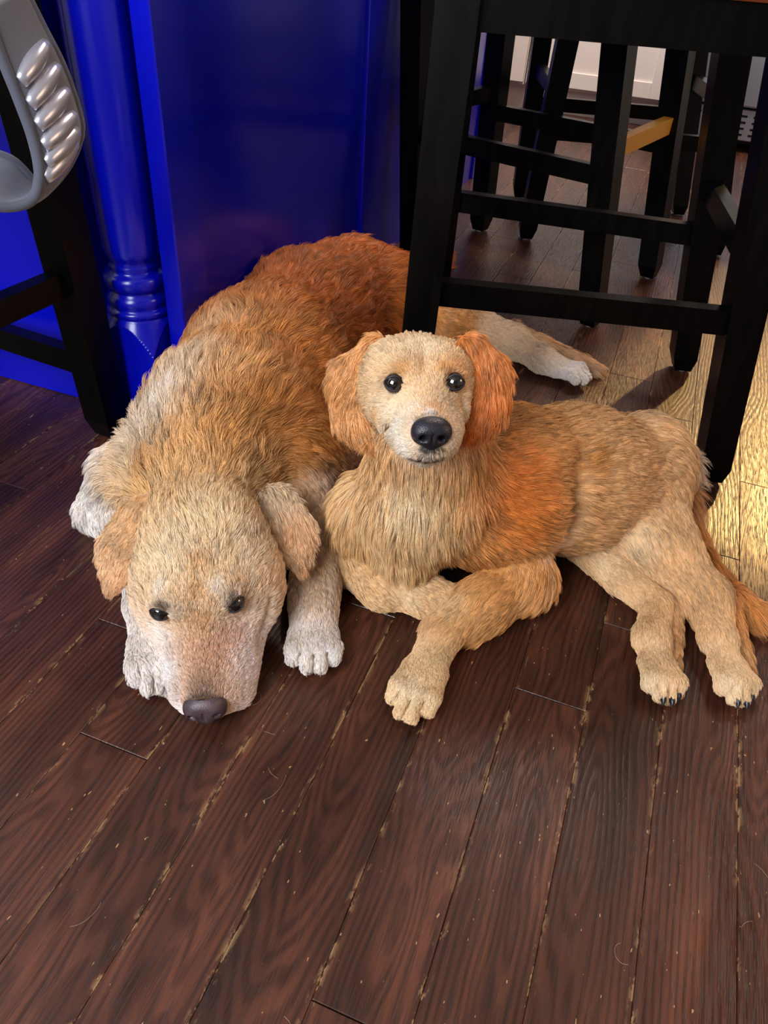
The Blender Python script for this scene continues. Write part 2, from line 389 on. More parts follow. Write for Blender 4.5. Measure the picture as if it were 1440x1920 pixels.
# ------------------------------------------------------------------ black counter stools
def ext(a, b, z):
    t_ = (z - a[2]) / (b[2] - a[2]); return a + (b - a) * t_
def stool(legs, label, zfront=0.28, zside=0.335, wf=0.030, wm=0.046, seat=True, fw=0.036, group=None, top=0.632, gold_sheen=False):
    """legs: dict FL FR BR BL -> (foot, top) points"""
    L = {k: (np.array(a, float), ext(np.array(a, float), np.array(b, float), top)) for k, (a, b) in legs.items()}
    c_ = sum(v[0] for v in L.values()) / 4
    root = empty('counter_stool', label, 'stool', (c_[0], c_[1], 0), group)
    xd = L['FR'][0] - L['FL'][0]; xd = xd / np.linalg.norm(xd); xdv = Vector(xd)
    yd = np.array([-xd[1], xd[0], 0])
    for k in ('FL', 'FR', 'BR', 'BL'):
        a, b = L[k]
        a = a.copy(); a[2] = 0.004
        o = link_bm('leg', beam_bm(a, b, wm, 0.052, wm, 0.052, xdv, 0.003, chamfer_end=0.028, flat_z=True), M_black); set_parent(o, root)
        gl = bmesh.new(); bmesh.ops.create_cone(gl, cap_ends=True, segments=14, radius1=0.010, radius2=0.011, depth=0.005, matrix=Matrix.Translation((a[0], a[1], 0.0026)))
        q = link_bm('foot_glide', gl, M_glide); set_parent(q, o)
    def pt(k, z): return ext(L[k][0], L[k][1], z)
    def rail(k1, k2, z, h, th, name='stretcher'):
        a, b = pt(k1, z), pt(k2, z)
        d = (b - a) / np.linalg.norm(b - a); a = a + d * 0.018; b = b - d * 0.018
        o = link_bm(name, beam_bm(a, b, th, th, h, h, Vector((-d[1], d[0], 0)), 0.002), M_black); set_parent(o, root); return o
    rail('FL', 'FR', zfront, fw, 0.022); rail('BL', 'BR', zfront, fw, 0.022)
    hr = rail('FR', 'BR', zside, 0.034, 0.022)
    if gold_sheen: hr.data.materials[0] = M_gold_sheen; hr['label'] = 'black side stretcher with a gold reflection painted into its colour'  # gold gloss on this black rail is painted as its colour
    rail('FL', 'BL', zside, 0.034, 0.022)
    rail('FL', 'FR', top - 0.02, 0.062, 0.024, 'apron'); rail('BL', 'BR', top - 0.02, 0.062, 0.024, 'apron')
    rail('FR', 'BR', top - 0.02, 0.062, 0.024, 'apron'); rail('FL', 'BL', top - 0.02, 0.062, 0.024, 'apron')
    # seat board
    tops = [pt(k, top) for k in ('FL', 'FR', 'BR', 'BL')]; cc = sum(tops) / 4
    bm = bmesh.new(); rings = []
    for z, g_ in ((top + 0.001, 0.028), (top + 0.006, 0.034), (top + 0.028, 0.036), (top + 0.034, 0.030)):
        rg = []
        for p_ in tops:
            d = p_ - cc; d = d * (1 + g_ / np.linalg.norm(d)); rg.append(bm.verts.new((cc[0] + d[0], cc[1] + d[1], z)))
        rings.append(rg)
    for i in range(3):
        for j in range(4): bm.faces.new((rings[i][j], rings[i][(j + 1) % 4], rings[i + 1][(j + 1) % 4], rings[i + 1][j]))
    bm.faces.new(rings[0][::-1]); bm.faces.new(rings[-1])
    vert = [e for e in bm.edges if abs(e.verts[0].co.z - e.verts[1].co.z) > 0.002]
    bmesh.ops.bevel(bm, geom=vert, offset=0.02, segments=3, affect='EDGES')
    o = link_bm('seat', bm, M_seat); set_parent(o, root)
    return root

def lg(foot, top): return (foot, top)
F3 = lambda x, y: np.array([x, y, 0.0])
# nearest stool, its feet round the dogs
stool({'FL': lg(at(760, 835, 0), atY(851, 70, 1.03)), 'FR': lg(at(1329, 897, 0), atY(1487, 128, 1.13)),
       'BR': lg(at(1276, 692, 0), atY(1378, 60, 1.50)), 'BL': lg(F3(-0.405, 1.50), atY(872, 60, 1.40))},
      'black counter stool nearest the camera, standing over the dogs', zfront=0.262, zside=0.345, group='black counter stools beside the island')
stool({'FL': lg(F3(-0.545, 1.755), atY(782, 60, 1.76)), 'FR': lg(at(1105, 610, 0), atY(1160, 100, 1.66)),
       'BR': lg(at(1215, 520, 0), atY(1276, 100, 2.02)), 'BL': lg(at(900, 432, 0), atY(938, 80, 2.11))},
      'middle black counter stool, seen through the legs of the nearest one', zfront=0.30, zside=0.345, gold_sheen=True, group='black counter stools beside the island')
stool({'FL': lg(at(985, 447, 0), atY(1060, 90, 2.14)), 'FR': lg(at(1337, 477, 0), atY(1372, 120, 2.26)),
       'BR': lg(at(1270, 402, 0), atY(1303, 130, 2.62)), 'BL': lg(F3(-0.44, 2.49), atY(1018, 60, 2.48))},
      'farthest black counter stool, in front of the white cabinets', zfront=0.27, zside=0.36, group='black counter stools beside the island')
# stool at the left edge: only its rear corner is in the picture
lf = at(207, 812, 0)
top1 = atY(97, 360, 0.80)
d_ = np.array([-0.40, 0.03, 0]); e_ = np.array([-0.035, -0.37, 0])
stool({'BR': lg(lf, top1), 'BL': lg(lf + d_, top1 + d_ * 0.86), 'FR': lg(lf + e_, top1 + e_ * 0.86), 'FL': lg(lf + d_ + e_, top1 + (d_ + e_) * 0.86)},
      'black counter stool at the left edge, tucked against the blue island', zfront=0.125, zside=0.262, group=None)

# ------------------------------------------------------------------ dogs: one continuous skin each, grown from tapered volumes, and a combed coat
def nrm(v): v = np.asarray(v, float); return v / (np.linalg.norm(v) + 1e-12)
def sines(P, freq, seed, n=10):
    """cheap smooth 3-D noise in about [-1, 1]"""
    r_ = np.random.default_rng(seed); out = np.zeros(len(P))
    for i in range(n):
        d = r_.normal(size=3); d = d / np.linalg.norm(d) * freq * (0.6 + 0.9 * r_.random())
        out += np.sin(P @ d * 2 * math.pi + r_.random() * 6.283)
    return out / math.sqrt(n) / 1.0
class Prim: pass
class Body:
    def __init__(s): s.prims = []; s.cuts = []; s.bare = []; s.panel = None
    def _add(s, pr, k, col, L, flow, w):
        pr.k, pr.col, pr.L, pr.w = k, srgb(*col)[:3], L, w
        if flow is not None and not isinstance(flow, (int, float)): pr.flow = nrm(flow)
        elif flow == -1: pr.flow = -pr.flow
        s.prims.append(pr); return pr
    def rc(s, a, b, r1, r2, k=0.02, col=(200, 150, 95), L=0.02, flow=None, flat=None, w=1.0):
        pr = Prim(); pr.kind = 'rc'; pr.a, pr.b, pr.r1, pr.r2 = np.array(a, float), np.array(b, float), r1, r2
        pr.flow = nrm(pr.b - pr.a)
        pr.flat = None if flat is None else (nrm(flat[0]), flat[1])
        R = max(r1, r2); pr.lo = np.minimum(pr.a, pr.b) - R; pr.hi = np.maximum(pr.a, pr.b) + R
        return s._add(pr, k, col, L, flow, w)
    def chain(s, pts, rad, **kw):
        for i in range(len(pts) - 1): s.rc(pts[i], pts[i + 1], rad[i], rad[i + 1], **kw)
    def ell(s, c, r, axes=None, k=0.02, col=(200, 150, 95), L=0.02, flow=(0, 0, -1), w=1.0):
        pr = Prim(); pr.kind = 'ell'; pr.c, pr.r = np.array(c, float), np.array(r, float)
        pr.R = np.eye(3) if axes is None else np.array(axes, float)      # rows are the axes
        pr.flow = nrm(flow); R = max(r); pr.lo = pr.c - R; pr.hi = pr.c + R
        return s._add(pr, k, col, L, None, w)
    def hit(s, px, py):
        """point of the skin met by the line of sight through a point of the photograph"""
        d = nrm(ray(px, py)); t = 0.45
        for _ in range(160):
            q = (CAM + d * t)[None]; a = 0.5
            for p_ in s.prims:
                dd = float(Body.dist(p_, q)[0]); hh = max(p_.k - abs(a - dd), 0) / p_.k; a = min(a, dd) - hh * hh * p_.k * 0.25
            if a < 0.0004: break
            t += max(0.0005, a * 0.7)
            if t > 2.2: break
        return CAM + d * t
    @staticmethod
    def dist(pr, P):
        if pr.kind == 'rc':
            if pr.flat is not None:
                n, f = pr.flat
                q = P + n * ((1 / f - 1) * ((P - (pr.a + pr.b) / 2) @ n))[..., None]; sc_ = (1 + f) / 2
            else: q, sc_ = P, 1.0
            ba = pr.b - pr.a; pa = q - pr.a
            t = np.clip((pa @ ba) / (ba @ ba), 0, 1)
            return (np.linalg.norm(pa - t[..., None] * ba, axis=-1) - (pr.r1 + (pr.r2 - pr.r1) * t)) * sc_
        q = (P - pr.c) @ pr.R.T
        k0 = np.linalg.norm(q / pr.r, axis=-1); k1 = np.linalg.norm(q / pr.r ** 2, axis=-1)
        return k0 * (k0 - 1) / (k1 + 1e-9)
    def cut(s, a, b, r1, r2, k=0.004):
        pr = Prim(); pr.kind = 'rc'; pr.a, pr.b, pr.r1, pr.r2, pr.flat, pr.k = np.array(a, float), np.array(b, float), r1, r2, None, k
        R = max(r1, r2); pr.lo = np.minimum(pr.a, pr.b) - R; pr.hi = np.maximum(pr.a, pr.b) + R
        s.cuts.append(pr)
    def grid(s, h):
        lo = np.min([p.lo for p in s.prims], 0) - 0.012; hi = np.max([p.hi for p in s.prims], 0) + 0.012
        lo[2] = max(lo[2], -0.008)
        n = np.ceil((hi - lo) / h).astype(int) + 1
        ax = [lo[i] + h * np.arange(n[i]) for i in range(3)]
        D = np.full(n, 0.08)
        def block(pr, m):
            i0 = np.clip(np.floor((pr.lo - m - lo) / h).astype(int), 0, n - 1); i1 = np.clip(np.ceil((pr.hi + m - lo) / h).astype(int) + 1, 1, n)
            sl = tuple(slice(a, b) for a, b in zip(i0, i1))
            P = np.stack(np.meshgrid(ax[0][sl[0]], ax[1][sl[1]], ax[2][sl[2]], indexing='ij'), -1)
            return sl, P
        for pr in s.prims:
            sl, P = block(pr, max(0.025, pr.k))
            d = s.dist(pr, P); a = D[sl]
            hh = np.maximum(pr.k - np.abs(a - d), 0) / pr.k
            D[sl] = np.minimum(a, d) - hh * hh * pr.k * 0.25
        for pr in s.cuts:
            sl, P = block(pr, 0.02)
            d = -s.dist(pr, P); a = D[sl]
            hh = np.maximum(pr.k - np.abs(a - d), 0) / pr.k
            D[sl] = np.maximum(a, d) + hh * hh * pr.k * 0.25
        zz = ax[2][None, None, :]
        D = np.maximum(D, 0.0015 - zz)
        if s.panel is not None:      # the flank is pressed flat against the island's side
            D = np.maximum(D, np.minimum(s.panel + 0.002 - ax[0][:, None, None], (ax[1][None, :, None] - 0.885) * 1.0))
        return D, lo, h
def surface_nets(D, lo, h):
    S = D < 0
    n = np.array(D.shape) - 1
    c = [S[i:n[0] + i, j:n[1] + j, k:n[2] + k] for i in (0, 1) for j in (0, 1) for k in (0, 1)]
    cnt = sum(x.astype(np.int8) for x in c)
    act = (cnt > 0) & (cnt < 8)
    idx = np.full(act.shape, -1, np.int64); cells = np.argwhere(act); idx[act] = np.arange(len(cells))
    acc = np.zeros((len(cells), 3)); num = np.zeros(len(cells))
    corner = lambda o: D[cells[:, 0] + o[0], cells[:, 1] + o[1], cells[:, 2] + o[2]]
    for ax in range(3):
        o1, o2 = [a for a in range(3) if a != ax]
        for u in (0, 1):
            for v in (0, 1):
                a = [0, 0, 0]; a[o1] = u; a[o2] = v; b = list(a); b[ax] = 1
                da, db = corner(a), corner(b); m = (da < 0) != (db < 0)
                t = np.where(m, da / np.where(m, da - db, 1), 0)
                p = np.array(a, float)[None, :] + np.outer(t, np.array(b) - np.array(a))
                acc[m] += p[m]; num[m] += 1
    V = lo + h * (cells + acc / num[:, None])
    F = []
    for ax in range(3):
        o1, o2 = (ax + 1) % 3, (ax + 2) % 3
        sl0 = [slice(1, -1)] * 3; sl0[ax] = slice(0, -1); sl1 = [slice(1, -1)] * 3; sl1[ax] = slice(1, None)
        A, B = S[tuple(sl0)], S[tuple(sl1)]
        e = np.argwhere(A != B); inside = A[tuple(e.T)]
        e = e + 1; e[:, ax] -= 1
        def ci(d1, d2):
            q = e.copy(); q[:, o1] += d1; q[:, o2] += d2; return idx[tuple(q.T)]
        f = np.stack([ci(-1, -1), ci(0, -1), ci(0, 0), ci(-1, 0)], 1)
        f[~inside] = f[~inside][:, ::-1]; F.append(f)
    return V, np.concatenate(F)
def sample(G, lo, h, P):
    q = (P - lo) / h; i = np.clip(np.floor(q).astype(int), 0, np.array(G.shape[:3]) - 2); f = q - i; o = 0
    for a in (0, 1):
        for b in (0, 1):
            for c_ in (0, 1):
                w_ = np.where(a, f[:, 0], 1 - f[:, 0]) * np.where(b, f[:, 1], 1 - f[:, 1]) * np.where(c_, f[:, 2], 1 - f[:, 2])
                o = o + G[i[:, 0] + a, i[:, 1] + b, i[:, 2] + c_] * w_
    return o
def normals(D, lo, h, P):
    g = np.stack([sample(D, lo, h, P + d * h) - sample(D, lo, h, P - d * h) for d in np.eye(3)], 1)
    return g / (np.linalg.norm(g, axis=1, keepdims=True) + 1e-9)
def blend(body, P, sigma=0.010):
    ds = np.stack([Body.dist(p, P) for p in body.prims], 1)
    wt = np.exp(-(ds - ds.min(1, keepdims=True)) / sigma) * np.array([p.w for p in body.prims])
    wt /= wt.sum(1, keepdims=True)
    return wt @ np.array([p.flow for p in body.prims]), wt @ np.array([p.col for p in body.prims]), wt @ np.array([p.L for p in body.prims])

def coat_material(name):
    m = bpy.data.materials.new(name); m.use_nodes = True; t = NT(m); b = t.b
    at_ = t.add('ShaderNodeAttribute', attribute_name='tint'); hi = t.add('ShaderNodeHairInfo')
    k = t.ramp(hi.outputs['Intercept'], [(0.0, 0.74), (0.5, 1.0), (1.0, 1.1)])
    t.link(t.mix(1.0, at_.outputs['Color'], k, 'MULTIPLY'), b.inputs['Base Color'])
    b.inputs['Roughness'].default_value = 0.42; b.inputs['Specular IOR Level'].default_value = 0.6
    return m
M_coat = coat_material('golden_coat')
def skin_material():
    m = mat('coat_underlayer', rough=0.8, spec=0.1); t = NT(m)
    at_ = t.add('ShaderNodeAttribute', attribute_name='tint')
    t.link(t.mix(1.0, at_.outputs['Color'], (0.84, 0.78, 0.72, 1), 'MULTIPLY'), t.b.inputs['Base Color'])
    return m
M_skin = skin_material()

def grow(name, body, root, h, nhair, seed, recolor=None, comb=None, furname='fur', wid=1.0, lift=0.30, minz=0.0012, clump=0.30, messy=1.0, locks=22):
    D, lo, h = body.grid(h)
    V, F = surface_nets(D, lo, h)
    N = normals(D, lo, h, V); V = V - N * np.clip(sample(D, lo, h, V), -h, h)[:, None]
    me = bpy.data.meshes.new(name)
    me.vertices.add(len(V)); me.vertices.foreach_set('co', V.astype(np.float32).ravel())
    me.loops.add(F.size); me.loops.foreach_set('vertex_index', F.astype(np.int32).ravel())
    me.polygons.add(len(F)); me.polygons.foreach_set('loop_start', np.arange(0, F.size, 4, dtype=np.int32))
    me.update(calc_edges=True); me.validate()
    me.shade_smooth()
    fl, col, Ln = blend(body, V)
    if recolor: col, Ln = recolor(V, N, col, Ln)
    ca = me.attributes.new('tint', 'FLOAT_COLOR', 'POINT')
    if len(me.vertices) == len(V): ca.data.foreach_set('color', np.concatenate([col, np.ones((len(V), 1))], 1).astype(np.float32).ravel())
    me.materials.append(M_skin)
    o = bpy.data.objects.new(name, me); C.objects.link(o); set_parent(o, root)
    # roots
    A, B, Cc, Dd = V[F[:, 0]], V[F[:, 1]], V[F[:, 2]], V[F[:, 3]]
    ar = np.linalg.norm(np.cross(Cc - A, Dd - B), axis=1) * 0.5
    ctr = (A + B + Cc + Dd) / 4
    ctr_n = normals(D, lo, h, ctr)
    camv = CAM - ctr; camv /= np.linalg.norm(camv, axis=1, keepdims=True)
    facing = (ctr_n * camv).sum(1)
    Lc = blend(body, ctr)[2]
    wgt = ar * np.clip(0.016 / Lc, 0.8, 4.0) ** 1.25 * np.where(facing > -0.35, 1.0, 0.15) * np.where(ctr[:, 2] < 0.004, 0.0, 1.0)     # thinner coat where nobody looks
    rg = np.random.default_rng(seed)
    fi = rg.choice(len(F), nhair, p=wgt / wgt.sum())
    u_, v_ = rg.random(nhair)[:, None], rg.random(nhair)[:, None]
    P = (A[fi] * (1 - u_) + B[fi] * u_) * (1 - v_) + (Dd[fi] * (1 - u_) + Cc[fi] * u_) * v_
    keep = np.ones(nhair, bool)
    for c_, r_ in body.bare: keep &= np.linalg.norm(P - c_, axis=1) > r_
    P = P[keep]; n = len(P)
    Nn = normals(D, lo, h, P)
    fl, col, Ln = blend(body, P)
    if recolor: col, Ln = recolor(P, Nn, col, Ln)
    if comb: fl = comb(P, Nn, fl)
    # locks: every hair leans with its lock and closes on the lock's centre towards the tip
    ncl = max(10, n // locks); ci = rg.choice(n, ncl, replace=False); cp = P[ci]
    from mathutils import kdtree
    kd = kdtree.KDTree(ncl)
    for i, p_ in enumerate(cp): kd.insert(p_, i)
    kd.balance()
    own = np.array([kd.find(p_)[1] for p_ in P])
    swirl = np.stack([sines(P, 22, seed + 1), sines(P, 22, seed + 2), sines(P, 22, seed + 3)], 1) * 0.22
    swirl += np.stack([sines(P, 9, seed + 4), sines(P, 9, seed + 5), sines(P, 9, seed + 6)], 1) * 0.16
    crand = rg.normal(size=(ncl, 3)) * 0.13
    d = fl / (np.linalg.norm(fl, axis=1, keepdims=True) + 1e-6)
    d = d + (swirl + crand[own] + rg.normal(size=(n, 3)) * 0.09) * messy
    d -= Nn * (d * Nn).sum(1, keepdims=True)
    d /= np.linalg.norm(d, axis=1, keepdims=True) + 1e-6
    Ln = Ln * (0.72 + 0.5 * rg.random(n)) * (1 + 0.22 * rg.normal(size=ncl)[own].clip(-1.5, 1.5))
    lf = lift * (0.8 + 0.4 * rg.random(n)) * (1.0 + 0.3 * rg.normal(size=ncl)[own].clip(-1, 1.5))
    lf = lf + np.clip(0.012 / Ln - 1, 0, 1.2) * 0.22
    NP = 5; ts = np.linspace(0, 1, NP)
    pts = np.zeros((n, NP, 3))
    droop = np.array([0, 0, -1.0])
    for j, t in enumerate(ts):
        q = P - Nn * np.minimum(0.001, Ln * 0.06)[:, None] + d * (Ln * t * (1 - 0.08 * t))[:, None] + Nn * (Ln * lf * (t - 0.62 * t * t) * 1.5)[:, None] + droop * (Ln * 0.10 * t * t)[:, None]
        pts[:, j] = q
    # clump
    tipc = pts[ci]      # (ncl, NP, 3)
    for j, t in enumerate(ts):
        mv = (tipc[own][:, j] - pts[:, j]) * (clump * t ** 1.2)
        ml_ = np.linalg.norm(mv, axis=1); mx = Ln * 0.35 * t + 1e-6
        pts[:, j] += mv * np.minimum(1.0, mx / (ml_ + 1e-9))[:, None]
    pts[:, :, 2] = np.maximum(pts[:, :, 2], minz)
    if body.panel is not None: pts[:, :, 0] = np.where(pts[:, :, 1] > 0.88, np.maximum(pts[:, :, 0], body.panel + 0.0012), pts[:, :, 0])
    # tint: lock-wise and hair-wise variation, kept inside the family of the coat
    va = np.interp(Ln, [0.005, 0.016], [0.45, 1.0]); tone = 1.0 + va * (0.15 * rg.normal(size=ncl).clip(-1.5, 1.8)[own] + 0.17 * rg.normal(size=n)) + 0.10 * sines(P, 16, seed + 8)
    tone = tone.clip(0.45, 1.6)[:, None]
    warm = (rg.normal(size=ncl)[own] * 0.06)[:, None]
    hc = col * tone * (1 + warm * np.array([0.3, 0.08, -0.5]))
    hc = hc / np.maximum(1.0, hc.max(1, keepdims=True) / 0.90); hc = hc.clip(0.004, 0.93)
    cu = bpy.data.hair_curves.new(furname)
    cu.add_curves([NP] * n)
    cu.attributes['position'].data.foreach_set('vector', pts.astype(np.float32).ravel()) if 'position' in cu.attributes else cu.position_data.foreach_set('vector', pts.astype(np.float32).ravel())
    ra = cu.attributes.get('radius') or cu.attributes.new('radius', 'FLOAT', 'POINT')
    rr = np.interp(ts, [0, 0.5, 1.0], [1.0, 0.85, 0.12])[None, :] * (0.00023 * wid * (0.7 + 0.6 * rg.random(n)) * np.interp(Ln, [0.004, 0.02], [0.75, 1.15]))[:, None]
    ra.data.foreach_set('value', rr.astype(np.float32).ravel())
    ta = cu.attributes.new('tint', 'FLOAT_COLOR', 'CURVE')
    ta.data.foreach_set('color', np.concatenate([hc, np.ones((n, 1))], 1).astype(np.float32).ravel())
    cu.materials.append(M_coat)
    f = bpy.data.objects.new(furname, cu); C.objects.link(f); set_parent(f, o if name != 'body' else root)
    tag(f, kind='stuff')
    return o

M_nose_a = None
def nose_material(name, c1, c2):
    m = mat(name, c1, 0.38); t = NT(m); tc = t.add('ShaderNodeTexCoord')
    vo = t.add('ShaderNodeTexVoronoi'); vo.inputs['Scale'].default_value = 900; t.link(tc.outputs['Object'], vo.inputs['Vector'])
    n = t.noise(tc.outputs['Object'], 60, 3)
    t.link(t.ramp(n, [(0.35, c1), (0.7, c2)]), t.b.inputs['Base Color'])
    bp = t.add('ShaderNodeBump'); bp.inputs['Strength'].default_value = 0.35; bp.inputs['Distance'].default_value = 0.0006
    t.link(vo.outputs['Distance'], bp.inputs['Height']); t.link(bp.outputs[0], t.b.inputs['Normal'])
    return m
M_nose_dark = nose_material('nose_leather_dark', srgb(24, 22, 28), srgb(38, 34, 42))
M_nose_brown = nose_material('nose_leather_brown', srgb(50, 38, 42), srgb(86, 66, 70))
M_eye = mat('eye_iris', srgb(26, 15, 10), 0.06, spec=0.6, coat=1.0)
M_pupil = mat('eye_pupil', srgb(4, 4, 5), 0.03, spec=0.8, coat=1.0)
M_lid = mat('eyelid_rim', srgb(30, 22, 22), 0.45)
M_claw = mat('claw_horn', srgb(28, 26, 32), 0.3)
M_claw_pale = mat('claw_pale', srgb(150, 128, 112), 0.4)
M_pad = mat('paw_pad', srgb(190, 140, 125), 0.7)

class Frame:
    """local millimetres: x to the dog's right, y towards the nose, z up out of the brow"""
    def __init__(s, o, fw, up, sc_=1.0):
        s.o = np.array(o, float); s.Y = nrm(fw); up = np.array(up, float); s.Z = nrm(up - s.Y * (up @ s.Y)); s.X = np.cross(s.Y, s.Z); s.s = sc_
    def p(s, x, y, z): return s.o + (s.X * x + s.Y * y + s.Z * z) * s.s * 0.001
    def v(s, x, y, z): return s.X * x + s.Y * y + s.Z * z
    def ax(s): return [s.X, s.Y, s.Z]
def small_mesh(name, pr_list, cuts, h, m, parent, label=None):
    """a smooth little solid (nose, claw, lid) from the same kind of volumes"""
    b = Body(); 
    for fn, kw in pr_list: getattr(b, fn)(**kw)
    for c_ in cuts: b.cut(**c_)
    lo = np.min([p.lo for p in b.prims], 0)
    D, lo, h = b.grid(h)
    V, F = surface_nets(D, lo, h)
    o = link_mesh(name, V, F, m, None, True); set_parent(o, parent)
    if label: o['label'] = label
    return o
def eye(fr, x, y, z, r, gaze, parent, lid_up, lid_dn, body, rim=0.11, hx=None, half=64, bare=0.80):
    """eyeball with iris and pupil, and the dark rim of the lids round it"""
    c_ = fr.p(x, y, z); rr = r * fr.s * 0.001; g = nrm(gaze)
    a = nrm(np.cross(g, fr.Z)) if hx is None else nrm(hx - g * (hx @ g)); b_ = np.cross(a, g)
    b_ = b_ if b_ @ fr.Z > 0 else -b_
    def cap(name, R, ang0, m, par, label=None, push=0.0, seg=28, rings=9):
        verts, faces = [c_ + g * (R + push)], []
        for i in range(1, rings + 1):
            th = ang0 * i / rings
            for j in range(seg):
                ph = 2 * math.pi * j / seg
                verts.append(c_ + g * push + R * (g * math.cos(th) + (a * math.cos(ph) + b_ * math.sin(ph)) * math.sin(th)))
        for j in range(seg): faces.append((0, 1 + j, 1 + (j + 1) % seg))
        for i in range(rings - 1):
            for j in range(seg):
                p0 = 1 + i * seg; faces.append((p0 + j, p0 + seg + j, p0 + seg + (j + 1) % seg, p0 + (j + 1) % seg))
        o = link_mesh(name, verts, faces, m, None, True); set_parent(o, par)
        return o
    e = cap('eye', rr, math.radians(115), M_eye, parent)
    cap('pupil', rr * 1.012, math.radians(27), M_pupil, e)
    # lid rim: an almond torus lying on the ball
    verts, faces = [], []; seg, ns = 36, 8
    for j in range(seg):
        ph = 2 * math.pi * j / seg
        ex = math.cos(ph) * math.radians(half); ey = math.sin(ph); ey = ey * math.radians(lid_up if ey > 0 else lid_dn) * (abs(ey) ** 0.15)
        dirv = nrm(g * math.cos(ex) * math.cos(ey) + a * math.sin(ex) + b_ * math.sin(ey) * math.cos(ex))
        cen = c_ + dirv * rr * 1.02
        exn = nrm(a * (-math.sin(ph)) + b_ * math.cos(ph)); exn = nrm(exn - dirv * (exn @ dirv)); side = np.cross(dirv, exn)
        for i in range(ns):
            q = 2 * math.pi * i / ns
            verts.append(cen + (dirv * math.cos(q) * 0.8 + side * math.sin(q) * 1.25) * rr * rim)
    for j in range(seg):
        for i in range(ns): faces.append((j * ns + i, ((j + 1) % seg) * ns + i, ((j + 1) % seg) * ns + (i + 1) % ns, j * ns + (i + 1) % ns))
    o = link_mesh('eyelid', verts, faces, M_lid, None, True); set_parent(o, e)
    body.bare.append((c_ + g * rr * 0.75, rr * bare))
    return c_, rr, g
def claw(p, d, up, L, r, m, parent):
    d = nrm(d); up = nrm(up); q = [p, p + d * L * 0.5 + up * L * 0.05, p + d * L - up * L * 0.30]
    verts, faces = [], []
    a = nrm(np.cross(d, up)); b_ = np.cross(a, d)
    for c_, k_ in ((p - d * L * 0.3, 1.0), (q[0], 1.0), (q[1], 0.72), (q[2], 0.12)):
        for j in range(8):
            ph = 2 * math.pi * j / 8; verts.append(c_ + (a * math.cos(ph) * 0.8 + b_ * math.sin(ph)) * r * k_)
    for i in range(3):
        for j in range(8): faces.append((i * 8 + j, i * 8 + (j + 1) % 8, (i + 1) * 8 + (j + 1) % 8, (i + 1) * 8 + j))
    faces.append(tuple(range(31, 23, -1)))
    o = link_mesh('claw', verts, faces, m, None, True); set_parent(o, parent)
def paw(body, wrist, tip, up, width, r_w, col, parent, claws=None, L=0.006, toe=0.0095, cl=0.008, toes=(-1.5, -0.5, 0.5, 1.5), hide=(), cr_=0.0022):
    """metacarpus, four toes with grooves between, and claws"""
    f = nrm(tip - wrist); up = nrm(up - f * (up @ f)); s_ = np.cross(f, up); Ltot = np.linalg.norm(tip - wrist)
    mid = wrist + f * Ltot * 0.52
    body.rc(wrist, mid, r_w, width * 0.42, k=0.012, col=col, L=L, flat=(up, 0.72), flow=f)
    for i, q in enumerate(toes):
        b0 = wrist + f * Ltot * (0.40) + s_ * q * width * 0.23
        ext_ = Ltot * (0.98 if abs(q) < 1 else 0.86) - toe
        k1 = wrist + f * (Ltot * 0.68) + s_ * q * width * 0.262 + up * toe * 0.55
        e1 = wrist + f * ext_ + s_ * q * width * 0.27 - up * toe * 0.12
        body.rc(b0, k1, toe * 0.95, toe * 1.10, k=0.007, col=col, L=L, flow=f)
        body.rc(k1, e1, toe * 1.10, toe * 0.98, k=0.0035, col=col, L=L * 0.9, flow=f)
        if i:
            q_ = (q + toes[i - 1]) / 2
            body.cut(wrist + f * (Ltot * 0.60) + s_ * q_ * width * 0.262 + up * toe * 1.05, wrist + f * (Ltot * 1.0) + s_ * q_ * width * 0.285 + up * toe * 0.15, 0.0018, 0.0034, k=0.004)
        if claws is not None and i not in hide:
            cpt = e1 + f * toe * 0.75 + up * toe * 0.25
            claw(cpt, f - up * 0.25, up, cl, cr_, claws, parent)
            if cr_ > 0.003: body.bare.append((cpt + f * toe * 0.1, toe * 0.62))

